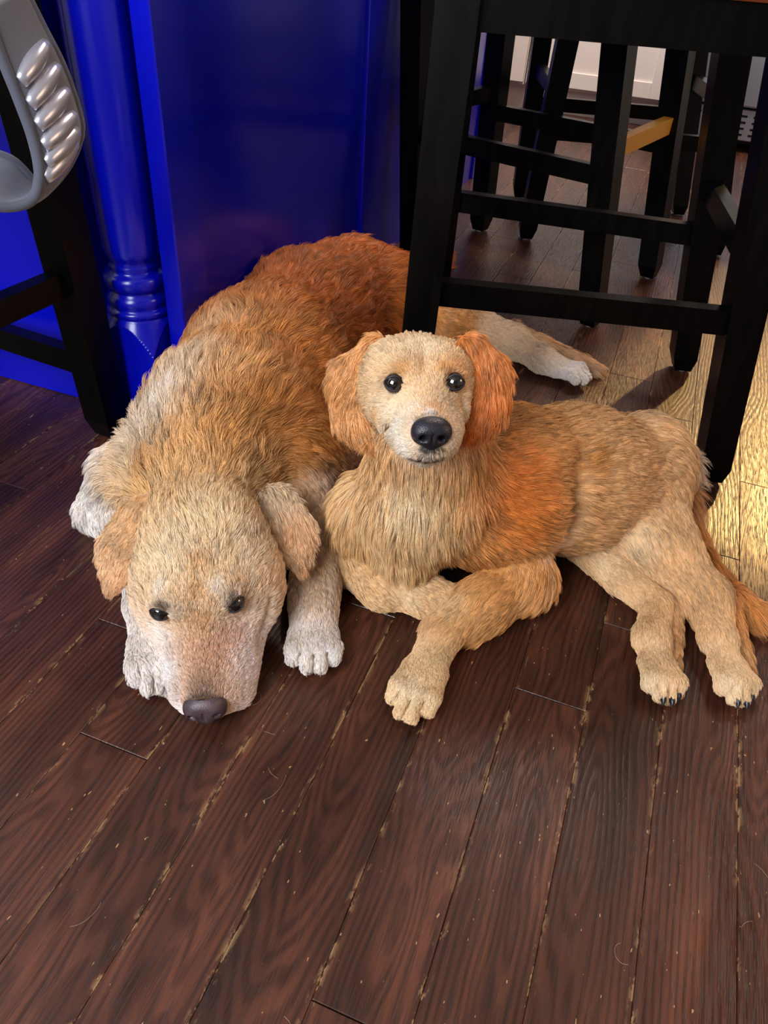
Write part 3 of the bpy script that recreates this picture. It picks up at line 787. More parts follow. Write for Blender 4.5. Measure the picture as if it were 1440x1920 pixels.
UPW = np.array([0, 0, 1.0])
CREAM, PALE, GOLD, RUST, WHITE, DEEP = (238, 208, 162), (228, 180, 118), (212, 146, 74), (194, 106, 38), (242, 232, 222), (166, 92, 36)
def head_volumes(b, fr, ml, cw, cols, Ls, jaw_open=0.0, ck=(40, -44, -54, 34, 50, 42), mw=1.0):
    """skull, brows, cheeks, muzzle, lips, jaw. ml: muzzle length factor, cw: width factor"""
    top, side, muz, lip, br = cols
    p, v, ax = fr.p, fr.v, fr.ax(); s = fr.s * 0.001
    back = v(0, -1, 0.0)
    b.ell(p(0, -66, -26), np.array([63 * cw, 76, 52]) * s, ax, k=0.02, col=top, L=Ls[0], flow=v(0, -1, 0.15))
    b.ell(p(0, -20, -17), np.array([47 * cw, 42, 34]) * s, ax, k=0.02, col=top, L=Ls[1], flow=v(0, -1, 0.2))
    for q in (1, -1):
        b.ell(p(q * 24 * cw, -10, 4), np.array([17, 20, 13]) * s, ax, k=0.016, col=br, L=Ls[1], flow=v(q * 0.3, -1, 0.2))
        b.ell(p(q * ck[0] * cw, ck[1], ck[2]), np.array(ck[3:]) * s, ax, k=0.024, col=side, L=Ls[0] * 0.9, flow=v(q * 0.35, -1, -0.4))
        b.rc(p(q * 25 * cw, 8, -42), p(q * 13 * cw, (96 * ml - 18), -45), 27 * s * mw, 20 * s, k=0.012, col=lip, L=Ls[2] * 1.25, flow=v(q * 0.35, -0.8, -0.7))
    b.rc(p(0, 0, -34), p(0, 98 * ml - 12, -36), 34 * s * mw, 23 * s, k=0.018, col=muz, L=Ls[2], flow=v(0, -1, 0.1))
    b.rc(p(0, -6, -9), p(0, 98 * ml - 4, -25), 16 * s, 13 * s, k=0.014, col=muz, L=Ls[2], flow=v(0, -1, 0.1))
    b.rc(p(0, 0, -74 - jaw_open), p(0, 98 * ml - 26, -66 - jaw_open), 24 * s, 15 * s, k=0.010, col=lip, L=Ls[2] * 1.4, flow=v(0, -0.8, -0.6))
def nose_part(fr, ml, m, parent, body, big=1.0, tilt=0.0, dz=0.0, dy=0.0, nx=1.0):
    s = fr.s * 0.001 * big; c0 = np.array([0, 98 * ml + 3 + dy, -29])
    c0[2] += dz
    nY = fr.Y * math.cos(tilt) + fr.Z * math.sin(tilt); nZ = fr.Z * math.cos(tilt) - fr.Y * math.sin(tilt)
    P_ = lambda x, y, z: fr.o + (fr.X * (x * big) + nY * (y * big) + nZ * (z * big)) * fr.s * 0.001 + (fr.Y * c0[1] + fr.Z * c0[2]) * fr.s * 0.001
    ax = [fr.X, nY, nZ]
    pr = [('ell', dict(c=P_(0, 0, 4), r=np.array([18, 13.5, 12]) * s, axes=ax, k=0.004)),
          ('ell', dict(c=P_(10, 1, -2), r=np.array([10.5, 11, 11]) * s, axes=ax, k=0.009)),
          ('ell', dict(c=P_(-10, 1, -2), r=np.array([10.5, 11, 11]) * s, axes=ax, k=0.009)),
          ('ell', dict(c=P_(0, 3, -8), r=np.array([9, 8, 12]) * s, axes=ax, k=0.006))]
    cuts = []
    for q in (1, -1):
        cuts.append(dict(a=P_(q * 9.0 * nx, 14 - 9 * (nx - 1), -3), b=P_(q * 10.5 * nx, 7, -2), r1=(4.6 - 4 * (nx - 1)) * s, r2=(3.0 - 2 * (nx - 1)) * s, k=0.002))
        cuts.append(dict(a=P_(q * 12, 13, -6), b=P_(q * 20, 6, -7), r1=2.2 * s, r2=1.4 * s, k=0.0015))
    cuts.append(dict(a=P_(0, 13.5, 2), b=P_(0, 12.5, -20), r1=1.1 * s, r2=1.3 * s, k=0.0015))
    small_mesh('nose', pr, cuts, 0.0011, m, parent)
    body.bare.append((P_(0, 0, 0), 17 * s)); body.bare.append((P_(9, 1, -2), 12.5 * s)); body.bare.append((P_(-9, 1, -2), 12.5 * s))

# ============================================================ the adult dog, asleep-eyed, chin on the floor
adult = empty('dog', 'large adult golden dog lying with its chin on the floor beside the blue island', 'dog', (-0.45, 0.75, 0), 'golden dogs')
A_ = Body(); A_.panel = IX
eL, eR = at(303, 1143, 0.100), at(438, 1128, 0.110)
E0 = (eL + eR) / 2
fa = Frame(E0 + np.array([0, 0.0, 0.0]), at(373, 1322, 0.052) - E0, np.cross(at(373, 1322, 0.052) - E0, eR - eL) * -1, 1.03)
if fa.Z[2] < 0: fa.Z *= -1; fa.X = np.cross(fa.Y, fa.Z)
# trunk
T = [at(395, 905, 0.105), at(430, 800, 0.125), at(495, 690, 0.125), at(575, 595, 0.115), at(660, 545, 0.10)]
A_.rc(T[0], T[1], 0.086, 0.104, k=0.04, col=PALE, L=0.034)
A_.rc(T[1], T[2], 0.104, 0.108, k=0.04, col=GOLD, L=0.032)
A_.rc(T[2], T[3], 0.108, 0.102, k=0.04, col=RUST, L=0.032)
A_.rc(T[3], T[4], 0.104, 0.098, k=0.04, col=RUST, L=0.030)
A_.ell(at(322, 862, 0.095), (0.066, 0.095, 0.074), None, k=0.03, col=PALE, L=0.030, flow=(-0.3, 0.5, -0.4))     # near shoulder
A_.ell(at(545, 880, 0.085), (0.060, 0.085, 0.080), None, k=0.03, col=GOLD, L=0.020, flow=(0.3, 0.3, -0.8))       # far shoulder
A_.rc(at(600, 900, 0.06), at(640, 800, 0.06), 0.04, 0.05, k=0.03, col=(214, 170, 140), L=0.012, flow=(0.3, 0.6, -0.6))
A_.rc(fa.p(0, -95, -35), at(400, 860, 0.115), 0.058, 0.085, k=0.035, col=PALE, L=0.022)                          # neck
A_.ell(at(735, 560, 0.09), (0.075, 0.10, 0.085), None, k=0.03, col=RUST, L=0.030, flow=(0.5, 0.6, -0.4))         # haunch
A_.ell(at(840, 600, 0.06), (0.06, 0.09, 0.055), None, k=0.03, col=GOLD, L=0.016, flow=(0.8, 0.1, -0.3))
hk = [at(870, 612, 0.05), at(960, 640, 0.035), at(1015, 672, 0.03), at(1040, 685, 0.026)]
A_.chain(hk, [0.050, 0.030, 0.022, 0.020], k=0.02, col=(242, 208, 168), L=0.009)
paw(A_, at(1020, 676, 0.026), at(1108, 712, 0.020), UPW, 0.050, 0.021, WHITE, adult, None, L=0.005, toe=0.0088)
A_.rc(at(960, 628, 0.03), at(1112, 690, 0.012), 0.022, 0.010, k=0.012, col=(214, 160, 100), L=0.030)             # feathered hock side
A_.chain([at(700, 520, 0.05), at(770, 500, 0.025), at(830, 490, 0.018)], [0.03, 0.02, 0.014], k=0.02, col=RUST, L=0.04)   # tail
# forelegs
A_.chain([at(560, 950, 0.07), at(598, 1015, 0.045), at(590, 1100, 0.030), at(588, 1150, 0.026)], [0.05, 0.036, 0.027, 0.025], k=0.02, col=(226, 190, 150), L=0.009)
paw(A_, at(588, 1135, 0.026), at(588, 1262, 0.015), UPW, 0.056, 0.026, WHITE, adult, M_claw_pale, L=0.006, toe=0.0090, hide=(0,))
A_.chain([at(235, 900, 0.07), at(182, 958, 0.026)], [0.05, 0.027], k=0.02, col=WHITE, L=0.016)
A_.chain([at(195, 960, 0.028), at(262, 1060, 0.028), at(274, 1130, 0.026)], [0.026, 0.024, 0.023], k=0.02, col=WHITE, L=0.008)
paw(A_, at(274, 1140, 0.026), at(290, 1302, 0.014), UPW, 0.044, 0.024, WHITE, adult, None, L=0.006, toe=0.0090)
# head
for q in (1, -1):
    A_.rc(fa.p(q * 36, 8, -58), fa.p(q * 23, 80, -60), 0.026, 0.022, k=0.014, col=(238, 220, 208), L=0.006, flow=fa.v(q * 0.35, -0.8, -0.7))
    A_.ell(fa.p(q * 46, -30, -48), np.array([33, 46, 40]) * 0.001, fa.ax(), k=0.024, col=(232, 200, 164), L=0.011, flow=fa.v(q * 0.35, -1, -0.4))
head_volumes(A_, fa, 1.0, 1.06, (CREAM, (228, 190, 148), (208, 160, 118), (236, 216, 204), (226, 186, 134)), (0.013, 0.007, 0.0048), ck=(42, -40, -50, 32, 46, 40))
for q, px, py, sl in ((1, 303, 1144, 0.30), (-1, 438, 1129, 0.42)):
    hp = A_.hit(px, py); d = nrm(CAM - hp); gz = nrm(d * 0.85 + fa.v(q * 0.25, 0.4, -0.1))
    loc = hp - d * 0.0100; l_ = (loc - fa.o); x_, y_, z_ = [(l_ @ a_) / fa.s * 1000 for a_ in (fa.X, fa.Y, fa.Z)]
    zv = nrm(fa.Z - gz * (fa.Z @ gz)); h_ = nrm(fa.X * q + zv * sl); h_ = nrm(h_ - gz * (h_ @ gz)); zv = nrm(zv - h_ * (zv @ h_))
    A_.cut(loc + gz * 0.011 - h_ * 0.0064, loc + gz * 0.011 + h_ * 0.0064, 0.0062, 0.0062, k=0.0025)
    eye(fa, x_, y_, z_, 11.6, gz, adult, 30, 32, A_, rim=0.08, hx=h_, half=66, bare=0.74)
    A_.rc(loc + gz * 0.0095 + zv * 0.0070 - h_ * 0.009, loc + gz * 0.0090 + zv * 0.0062 + h_ * 0.010, 0.0034, 0.0030, k=0.005, col=(222, 200, 182), L=0.003, flow=fa.v(q * 0.6, -1, 0))
for line in (((312, 1165), (318, 1200), (324, 1245), (331, 1295), (336, 1325)), ((505, 1130), (497, 1170), (486, 1215)), ((372, 1065), (372, 1100), (374, 1135))):
    hp = [A_.hit(*p_) for p_ in line]
    for p0, p1 in zip(hp[:-1], hp[1:]): A_.cut(p0 + nrm(CAM - p0) * 0.002, p1 + nrm(CAM - p1) * 0.002, 0.0045, 0.0045, k=0.008)
nose_part(fa, 1.0, M_nose_brown, adult, A_, 1.06, tilt=0.68, dz=3.0, dy=-3, nx=1.30)

nose_a = fa.p(0, 98, -26)
def patches(body, lst):
    return [(body.hit(px, py), r, np.array(srgb(*c)[:3]), a) for px, py, r, c, a in lst]
def apply_patches(P, col, pts):
    for c_, r, cc, a in pts:
        m_ = (np.exp(-(np.sum((P - c_) ** 2, 1) / (r * r)) ** 1.5) * a)[:, None]; col = col * (1 - m_) + cc * m_
    return col
PA = patches(A_, [
    (340, 690, .055, (238, 214, 180), .8), (262, 800, .060, (240, 220, 194), .8), (400, 610, .045, (232, 196, 150), .7), (215, 880, .05, (236, 206, 164), .6), (300, 760, .03, (246, 234, 216), .6),
    (490, 780, .060, (186, 118, 50), .75), (560, 800, .05, (200, 132, 64), .6), (440, 830, .040, (214, 154, 84), .6), (470, 640, .045, (212, 150, 84), .6), (430, 700, .03, (226, 180, 124), .6), (640, 500, .09, (188, 104, 38), .8),
    (700, 560, .08, (170, 92, 36), .75), (560, 690, .06, (196, 118, 50), .6), (640, 740, .06, (192, 116, 52), .6), (610, 900, .030, (222, 186, 160), .7), (850, 575, .05, (212, 150, 84), .6),
    (275, 880, .018, (206, 140, 70), .6), (400, 960, .04, (238, 212, 168), .8), (330, 1040, .035, (238, 214, 174), .7), (470, 1030, .035, (236, 212, 178), .7),
    (372, 1060, .013, (212, 160, 98), .7), (372, 1110, .011, (210, 158, 100), .7), (375, 1170, .013, (212, 164, 116), .8), (385, 1230, .018, (200, 156, 124), .8), (430, 1200, .018, (214, 166, 138), .7), (381, 1280, .018, (168, 130, 104), .6), (380, 1308, .018, (96, 74, 64), .65),
    (305, 1190, .013, (244, 232, 220), .8), (315, 1260, .014, (244, 236, 228), .9), (470, 1240, .022, (238, 222, 216), .9), (345, 1335, .010, (244, 236, 230), .8), (300, 1105, .010, (244, 230, 210), .7), (330, 1150, .008, (240, 222, 200), .7),
    (410, 1105, .010, (242, 226, 204), .7), (465, 1150, .012, (232, 206, 186), .7), (500, 1100, .02, (224, 190, 152), .6),
    (303, 1143, .0085, (66, 48, 42), .85), (438, 1130, .0095, (66, 48, 44), .85), (424, 1143, .0055, (60, 44, 40), .7), (314, 1152, .004, (60, 44, 40), .7)])
def rec_adult(P, N, col, L):
    col = apply_patches(P, col.copy(), PA)
    dn = np.linalg.norm(P - nose_a, axis=1)[:, None]
    m_ = np.clip((0.0205 - dn) / 0.003, 0, 1); col = col * (1 - m_) + np.array(srgb(20, 14, 16)[:3]) * m_
    return col, L.copy()
grow('body', A_, adult, 0.0038, 440000, 21, rec_adult, lift=0.34)
def ear_obj(root, vols, h, n, seed, lab=None, rec=None, lift=0.3):
    b = Body()
    for fn, kw in vols: getattr(b, fn)(**kw)
    o = grow('ear', b, root, h, n, seed, rec, lift=lift)
    if lab: o['label'] = lab
    return o
camd = lambda p_: nrm(CAM - p_)
# ears of the adult
q0, q1, q2, q3 = at(322, 958, 0.135), at(268, 985, 0.122), at(228, 1035, 0.105), at(212, 1098, 0.080)
nv = nrm(camd(q1) + np.array([-0.3, 0, 0.2]))
ear_obj(adult, [('rc', dict(a=q0, b=q1, r1=0.026, r2=0.026, k=0.02, col=(212, 160, 102), L=0.011, flat=(nv, 0.26))),
                ('rc', dict(a=q1, b=q2, r1=0.026, r2=0.021, k=0.02, col=(226, 190, 146), L=0.010, flat=(nv, 0.26))),
                ('rc', dict(a=q2, b=q3, r1=0.021, r2=0.010, k=0.02, col=(212, 160, 110), L=0.009, flat=(nv, 0.28)))], 0.0026, 26000, 31)
q0, q1, q2, q3 = at(445, 932, 0.128), at(516, 958, 0.130), at(546, 1002, 0.113), at(560, 1056, 0.093)
nv = nrm(camd(q1) + np.array([0.15, 0.05, 0.25]))
ear_obj(adult, [('rc', dict(a=q0, b=q1, r1=0.024, r2=0.029, k=0.02, col=(234, 198, 150), L=0.015, flat=(nv, 0.26))),
                ('rc', dict(a=q1, b=q2, r1=0.029, r2=0.023, k=0.02, col=(240, 214, 176), L=0.015, flat=(nv, 0.26))),
                ('rc', dict(a=q2, b=q3, r1=0.023, r2=0.008, k=0.02, col=(212, 154, 100), L=0.014, flat=(nv, 0.28)))], 0.0026, 30000, 32)

# ============================================================ the puppy, head up, looking at the camera
pup = empty('dog', 'young golden puppy lying with its head raised, looking at the camera', 'dog', (0.0, 0.8, 0), 'golden dogs')
B_ = Body()
E1 = atY(796, 717, 0.605)
dv = nrm(CAM - E1)
rx = nrm(RGT - dv * (RGT @ dv)); uy = np.cross(dv, rx)      # right and up as the camera sees them there
if uy @ UPV < 0: uy = -uy
fwp = dv * math.cos(math.radians(25)) - uy * math.sin(math.radians(25)) + rx * 0.13
upp = uy * 1.0 + rx * 0.02
fb = Frame(E1 - dv * 0.004, fwp, upp, 0.80)
B_.rc((-0.165, 0.715, 0.150), (-0.105, 0.775, 0.135), 0.078, 0.088, k=0.04, col=GOLD, L=0.022)
B_.rc((-0.105, 0.775, 0.130), (-0.015, 0.865, 0.110), 0.092, 0.088, k=0.04, col=(210, 158, 102), L=0.019)
B_.rc((-0.015, 0.865, 0.110), (0.060, 0.925, 0.105), 0.088, 0.066, k=0.04, col=(208, 162, 112), L=0.018)
B_.rc(at(775, 955, 0.135), at(765, 1008, 0.095), 0.064, 0.044, k=0.03, col=(236, 200, 146), L=0.034, flow=(0.02, -0.25, -1))       # chest
B_.ell(at(682, 962, 0.100), (0.040, 0.050, 0.052), None, k=0.03, col=(230, 186, 126), L=0.026, flow=(0, -0.2, -1))
B_.ell(at(895, 965, 0.110), (0.050, 0.055, 0.060), None, k=0.03, col=(212, 136, 64), L=0.018, flow=(0.3, 0.1, -1))
B_.rc(fb.p(0, -70, -50), (-0.168, 0.690, 0.185), 0.046, 0.070, k=0.03, col=(226, 178, 120), L=0.026, flow=(0.02, -0.1, -1))       # neck
# forelegs
B_.chain([at(940, 1010, 0.065), at(985, 1082, 0.038)], [0.045, 0.036], k=0.02, col=(214, 148, 78), L=0.020)
B_.chain([at(985, 1085, 0.036), at(905, 1130, 0.034), at(830, 1185, 0.028)], [0.034, 0.029, 0.023], k=0.02, col=(212, 156, 94), L=0.013)
B_.rc(at(985, 1100, 0.022), at(890, 1180, 0.018), 0.022, 0.012, k=0.015, col=(214, 150, 82), L=0.024, flow=(0.1, -0.6, -0.5))
paw(B_, at(825, 1195, 0.027), at(755, 1352, 0.014), UPW, 0.050, 0.023, (232, 198, 150), pup, M_claw, L=0.005, toe=0.0085, cl=0.004)
B_.chain([at(670, 1060, 0.036), at(715, 1098, 0.030), at(800, 1118, 0.026), at(850, 1130, 0.022)], [0.030, 0.025, 0.022, 0.018], k=0.02, col=(228, 186, 132), L=0.009)
# hindquarters
B_.rc(at(1200, 872, 0.100), at(1145, 960, 0.068), 0.072, 0.054, k=0.012, col=(210, 162, 110), L=0.018, flow=at(1260, 1040, 0.05) - at(1170, 860, 0.14))
B_.chain([at(1190, 925, 0.078), at(1240, 1030, 0.052), at(1322, 1118, 0.036), at(1345, 1190, 0.028)], [0.068, 0.042, 0.024, 0.020], k=0.03, col=(216, 170, 116), L=0.013)
paw(B_, at(1345, 1195, 0.027), at(1392, 1322, 0.014), UPW + RGT * 0.3, 0.045, 0.021, (230, 194, 146), pup, M_claw, L=0.006, toe=0.0090, cl=0.0085, cr_=0.0042, hide=(3,))
B_.chain([at(1075, 1010, 0.026), at(1165, 1082, 0.024), at(1232, 1135, 0.023), at(1222, 1200, 0.023)], [0.023, 0.023, 0.019, 0.0185], k=0.005, col=(228, 186, 134), L=0.009)
paw(B_, at(1220, 1195, 0.025), at(1252, 1318, 0.014), UPW + RGT * 0.3, 0.043, 0.021, (230, 194, 146), pup, M_claw, L=0.006, toe=0.0090, cl=0.0085, cr_=0.0044, hide=(3,))
B_.rc(at(1262, 1120, 0.020), at(1266, 1250, 0.010), 0.012, 0.006, k=0.008, col=(212, 142, 72), L=0.022)
B_.rc(at(1360, 1120, 0.020), at(1402, 1250, 0.010), 0.012, 0.006, k=0.008, col=(212, 142, 72), L=0.022)
B_.rc(at(1285, 870, 0.085), at(1303, 890, 0.070), 0.016, 0.006, k=0.01, col=(232, 208, 182), L=0.026, flow=(1, 0.1, -0.3))
B_.chain([at(1270, 935, 0.045), at(1292, 1000, 0.022), at(1335, 1075, 0.016), at(1420, 1150, 0.014), at(1520, 1205, 0.012)], [0.024, 0.014, 0.012, 0.010, 0.007], k=0.012, col=(204, 134, 66), L=0.034)
fold = [B_.hit(px, py) for px, py in ((1092, 850), (1084, 890), (1082, 930), (1082, 965), (1068, 1000))]
for p0, p1 in zip(fold[:-1], fold[1:]): B_.cut(p0 + nrm(CAM - p0) * 0.003, p1 + nrm(CAM - p1) * 0.003, 0.009, 0.009, k=0.018)
# head
for q in (1, -1):
    B_.ell(fb.p(q * 39, -54, 0), np.array([22, 34, 22]) * 0.0008, fb.ax(), k=0.016, col=(230, 196, 148), L=0.011, flow=fb.v(q * 0.5, -1, 0))
    B_.rc(fb.p(q * 30, -4, -46), fb.p(q * 17, 44, -52), 0.020, 0.0165, k=0.014, col=(236, 212, 176), L=0.006, flow=fb.v(q * 0.35, -0.8, -0.7))
head_volumes(B_, fb, 0.76, 0.95, ((232, 200, 154), (224, 178, 122), (228, 190, 144), (238, 222, 198), (212, 160, 100)), (0.010, 0.006, 0.0045), ck=(36, -58, -40, 31, 42, 34), mw=0.84)
for q, px, py in ((1, 740, 719), (-1, 852, 717)):
    hp = B_.hit(px, py); d = nrm(CAM - hp); gz = nrm(d + fb.v(q * 0.10, 0, 0))
    loc = hp - d * 0.0070; l_ = loc - fb.o
    x_, y_, z_ = [(l_ @ a_) / fb.s * 1000 for a_ in (fb.X, fb.Y, fb.Z)]
    B_.cut(loc + gz * 0.002, loc + gz * 0.016, 0.0098, 0.0106, k=0.003)
    eye(fb, x_, y_, z_, 12.4, gz, pup, 44, 44, B_)
for line in (((738, 752), (727, 790), (737, 840)), ((868, 752), (873, 790), (864, 835)), ((797, 640), (797, 690))):
    hp = [B_.hit(*p_) for p_ in line]
    for p0, p1 in zip(hp[:-1], hp[1:]): B_.cut(p0 + nrm(CAM - p0) * 0.0020, p1 + nrm(CAM - p1) * 0.0020, 0.0040, 0.0040, k=0.008)
nose_part(fb, 0.76, M_nose_dark, pup, B_, 1.08, tilt=0.1, dz=5.0)
nose_b = fb.p(0, 98 * .76 + 3, -25)
PB = patches(B_, [
    (795, 650, .022, (238, 216, 180), .8), (740, 655, .02, (236, 208, 166), .6), (752, 695, .0085, (208, 150, 80), .8), (836, 694, .0085, (208, 148, 78), .8), (798, 735, .010, (226, 188, 140), .5),
    (815, 765, .0085, (206, 152, 98), .7), (770, 770, .009, (240, 220, 190), .7), (745, 760, .011, (238, 216, 178), .8), (860, 760, .010, (232, 188, 134), .7), (745, 800, .012, (244, 232, 208), .8), (760, 840, .010, (242, 230, 212), .8),
    (850, 820, .010, (240, 222, 200), .8), (705, 780, .010, (222, 170, 104), .7), (865, 690, .014, (216, 148, 84), .6), (807, 777, .005, (250, 236, 224), .8), (778, 800, .004, (236, 220, 208), .6),
    (800, 850, .0075, (150, 134, 128), .7), (786, 861, .0045, (30, 25, 28), .95), (800, 863, .0045, (26, 22, 24), .95), (814, 861, .0045, (30, 25, 28), .95), (774, 858, .0035, (54, 44, 44), .9), (826, 856, .0035, (54, 44, 44), .9), (738, 845, .0022, (40, 32, 32), .9), (800, 872, .004, (190, 176, 168), .7),
    (740, 719, .0098, (70, 50, 42), .75), (852, 717, .0098, (70, 48, 40), .75),
    (960, 900, .050, (216, 120, 44), .85), (980, 980, .045, (220, 128, 50), .8), (900, 860, .03, (216, 140, 66), .7), (770, 930, .035, (246, 222, 178), .8), (700, 1000, .02, (236, 198, 144), .6), (830, 1000, .03, (238, 206, 156), .6),  # orange shoulder spots paint a strip of warm sunlight into the coat
    (1105, 860, .022, (184, 118, 50), .75), (1088, 950, .012, (176, 112, 52), .6), (1220, 900, .05, (204, 156, 108), .5), (1180, 1010, .03, (228, 190, 142), .6), (1040, 1020, .02, (232, 204, 176), .7), (850, 1130, .022, (238, 204, 152), .7), (765, 1290, .022, (242, 218, 180), .7), (750, 1110, .02, (242, 214, 170), .6), (1222, 1280, .018, (240, 216, 178), .6), (1370, 1285, .018, (240, 216, 178), .6), (1130, 1060, .02, (240, 212, 168), .6), (1200, 1010, .022, (238, 206, 160), .6), (940, 1040, .018, (226, 164, 96), .5)])  # cream spots on legs and paws paint highlights into the coat
def rec_pup(P, N, col, L):
    col = apply_patches(P, col.copy(), PB)
    dn = np.linalg.norm(P - nose_b, axis=1)[:, None]
    m_ = np.clip((0.0170 - dn) / 0.003, 0, 1); col = col * (1 - m_) + np.array(srgb(14, 12, 14)[:3]) * m_
    return col, L.copy()
grow('body', B_, pup, 0.0034, 430000, 41, rec_pup, messy=0.55, locks=16)
def flap(pts, rad, cols, tilt):
    Q = [atY(*p_) for p_ in pts]; nv = nrm(camd(Q[1]) + tilt)
    return [('rc', dict(a=Q[i], b=Q[i + 1], r1=rad[i], r2=rad[i + 1], k=0.02, col=cols[i], L=(0.014, 0.018, 0.022)[i], flat=(nv, 0.26))) for i in range(3)]
ear_obj(pup, flap([(702, 650, 0.662), (662, 708, 0.660), (668, 768, 0.648), (682, 808, 0.634)], (0.013, 0.020, 0.018, 0.009), ((220, 160, 96), (214, 152, 90), (216, 156, 96)), RGT * -0.4), 0.0026, 34000, 51, lift=0.30)
ear_obj(pup, flap([(880, 650, 0.672), (906, 708, 0.672), (904, 758, 0.660), (894, 786, 0.648)], (0.013, 0.019, 0.016, 0.009), ((216, 136, 66), (212, 124, 54), (206, 116, 50)), RGT * 0.4), 0.0026, 34000, 52, lift=0.30)  # this ear's deeper orange carries the sun strip in its colour

# ------------------------------------------------------------------ grey padded strap hanging at the left edge
def fabric(name, c1, c2, rough=0.8, sheen=0.3):
    m = mat(name, c1, rough); t = NT(m); tc = t.add('ShaderNodeTexCoord')
    n = t.noise(tc.outputs['Object'], 900, 2); n2 = t.noise(tc.outputs['Object'], 22, 3)
    t.link(t.mix(t.math('MULTIPLY_ADD', n2, 0.8, t.math('MULTIPLY', n, 0.3)), c1, c2), t.b.inputs['Base Color'])
    t.b.inputs['Sheen Weight'].default_value = sheen
    bp = t.add('ShaderNodeBump'); bp.inputs['Strength'].default_value = 0.3; bp.inputs['Distance'].default_value = 0.0008
    t.link(n, bp.inputs['Height']); t.link(bp.outputs[0], t.b.inputs['Normal'])
    return m
M_grey = fabric('grey_felt', srgb(74, 76, 88), srgb(112, 114, 126))
M_pipe = fabric('grey_binding', srgb(62, 64, 78), srgb(88, 90, 104))
M_silver = mat('silver_quilting', srgb(190, 190, 202), 0.3, 0.6)
strap = empty('padded_strap', 'grey padded fabric loop with silver ribbed insert hanging at the left edge', 'strap', tuple(at(20, 250, 0.40)))
# front edge and back edge of the loop, from the top down and round to the left
front = [(-30, 15, .500), (0, 100, .475), (36, 190, .445), (62, 262, .418), (74, 325, .396), (62, 372, .380), (20, 388, .374), (-40, 380, .376), (-100, 350, .385)]
back = [(40, -25, .520), (78, 50, .500), (118, 130, .470), (146, 215, .440), (146, 262, .424), (118, 320, .405), (78, 352, .394), (20, 300, .405), (-60, 280, .41)]
def catm(P, n):
    P = np.array(P); out = []
    P = np.vstack([2 * P[0] - P[1], P, 2 * P[-1] - P[-2]])
    for i in range(1, len(P) - 2):
        for k in range(n):
            t = k / n; out.append(0.5 * (2 * P[i] + (P[i + 1] - P[i - 1]) * t + (2 * P[i - 1] - 5 * P[i] + 4 * P[i + 1] - P[i + 2]) * t * t + (3 * P[i] - P[i - 1] - 3 * P[i + 1] + P[i + 2]) * t ** 3))
    out.append(P[-2]); return np.array(out)
def at_d(px, py, z):
    d = ray(px, py); return CAM + d * 0.72 / np.linalg.norm(d)
FE = catm([CAM + nrm(ray(a_, b_)) * 0.900 for a_, b_, c_ in front], 8)
BE = catm([CAM + nrm(ray(a_, b_)) * (0.950 if i < 7 else 0.94) for i, (a_, b_, c_) in enumerate(back)], 8)
def band(name, E0_, E1_, th, m, par, nv=7, bulge=0.0):
    n = len(E0_); verts = []; faces = []
    for sgn in (1, -1):
        for i in range(n):
            tan = nrm((E0_[min(i + 1, n - 1)] + E1_[min(i + 1, n - 1)]) - (E0_[max(i - 1, 0)] + E1_[max(i - 1, 0)]))
            nn_ = nrm(np.cross(tan, E1_[i] - E0_[i]))
            for j in range(nv):
                u = j / (nv - 1); verts.append(E0_[i] * (1 - u) + E1_[i] * u + nn_ * (sgn * th / 2 - bulge * math.sin(math.pi * u)))
    S = n * nv
    for i in range(n - 1):
        for j in range(nv - 1):
            a = i * nv + j; faces.append((a, a + 1, a + nv + 1, a + nv)); faces.append((S + a, S + a + nv, S + a + nv + 1, S + a + 1))
        faces.append((i * nv, (i + 1) * nv, S + (i + 1) * nv, S + i * nv)); a = i * nv + nv - 1; faces.append((a, S + a, S + a + nv, a + nv))
    for e_ in (0, n - 1):
        for j in range(nv - 1): a = e_ * nv + j; faces.append((a, S + a, S + a + 1, a + 1))
    o = link_mesh(name, verts, faces, m, None, True); set_parent(o, par); return o
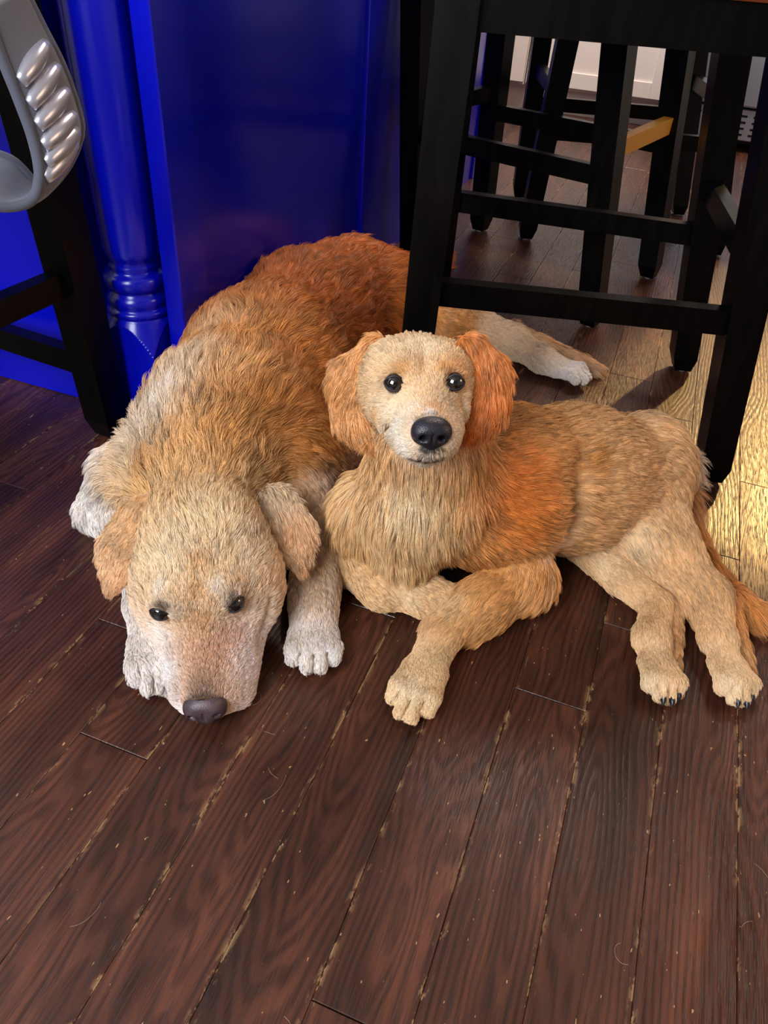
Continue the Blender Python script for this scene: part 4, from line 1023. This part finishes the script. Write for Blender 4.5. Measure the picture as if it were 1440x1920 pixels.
def tube(name, pts, r, m, par, ns=8, rz=None):
    pts = np.array(pts); n = len(pts); verts, faces = [], []
    up = np.array([0.3, 0.2, 1.0])
    for i in range(n):
        t = nrm(pts[min(i + 1, n - 1)] - pts[max(i - 1, 0)]); a = nrm(np.cross(t, up)); b_ = np.cross(a, t)
        rr = r if np.isscalar(r) else r[i]
        for j in range(ns): ph = 2 * math.pi * j / ns; verts.append(pts[i] + (a * math.cos(ph) + b_ * math.sin(ph)) * rr)
    for i in range(n - 1):
        for j in range(ns): faces.append((i * ns + j, i * ns + (j + 1) % ns, (i + 1) * ns + (j + 1) % ns, (i + 1) * ns + j))
    faces.append(tuple(range(ns))[::-1]); faces.append(tuple((n - 1) * ns + j for j in range(ns)))
    o = link_mesh(name, verts, faces, m, None, True); set_parent(o, par); return o
band('band', FE, BE, 0.008, M_grey, strap, bulge=-0.003)
tube('piping', FE, 0.0056, M_pipe, strap); tube('piping', BE, 0.0056, M_pipe, strap)
# slanting silver ribs between the two bindings
for i in range(6):
    k = 12 + i * 4.3
    def samp(E, q): i0 = int(q); f = q - i0; return E[min(i0, len(E) - 1)] * (1 - f) + E[min(i0 + 1, len(E) - 1)] * f
    a, b_ = samp(FE, k + 2.0) , samp(BE, k - 1.6)
    a, b_ = a * 0.86 + b_ * 0.14, a * 0.10 + b_ * 0.90
    mid = nrm(CAM - (a + b_) / 2) * 0.0052
    P_ = [a + (b_ - a) * t + mid * (0.8 + 0.5 * math.sin(math.pi * t)) for t in np.linspace(0, 1, 9)]
    tube('rib', P_, [0.0046 + 0.0058 * math.sin(math.pi * (0.12 + 0.8 * t)) for t in np.linspace(0, 1, 9)], M_silver, strap, 10)

# ------------------------------------------------------------------ shed hairs on the boards
rh = np.random.default_rng(9); NH, NPH = 15, 7
HP = np.zeros((NH, NPH, 3))
for i in range(NH):
    x, y = rh.uniform(-0.52, 0.32), rh.uniform(0.14, 0.52)
    a_ = rh.uniform(0, 6.28); cu_ = rh.normal() * 0.22; st = rh.uniform(0.002, 0.006)
    for j in range(NPH):
        HP[i, j] = (x, y, 0.0007 + 0.0005 * math.sin(j)); x += math.cos(a_) * st; y += math.sin(a_) * st; a_ += cu_
hcv = bpy.data.hair_curves.new('shed_hair'); hcv.add_curves([NPH] * NH)
hcv.attributes['position'].data.foreach_set('vector', HP.astype(np.float32).ravel())
ra = hcv.attributes.get('radius') or hcv.attributes.new('radius', 'FLOAT', 'POINT'); ra.data.foreach_set('value', np.full(NH * NPH, 0.00007, np.float32))
hcv.materials.append(mat('shed_hair', srgb(206, 180, 150), 0.5))
ho = bpy.data.objects.new('shed_hair', hcv); C.objects.link(ho)
tag(ho, 'fine pale shed dog hairs lying loose on the dark floorboards', 'hair', kind='stuff')
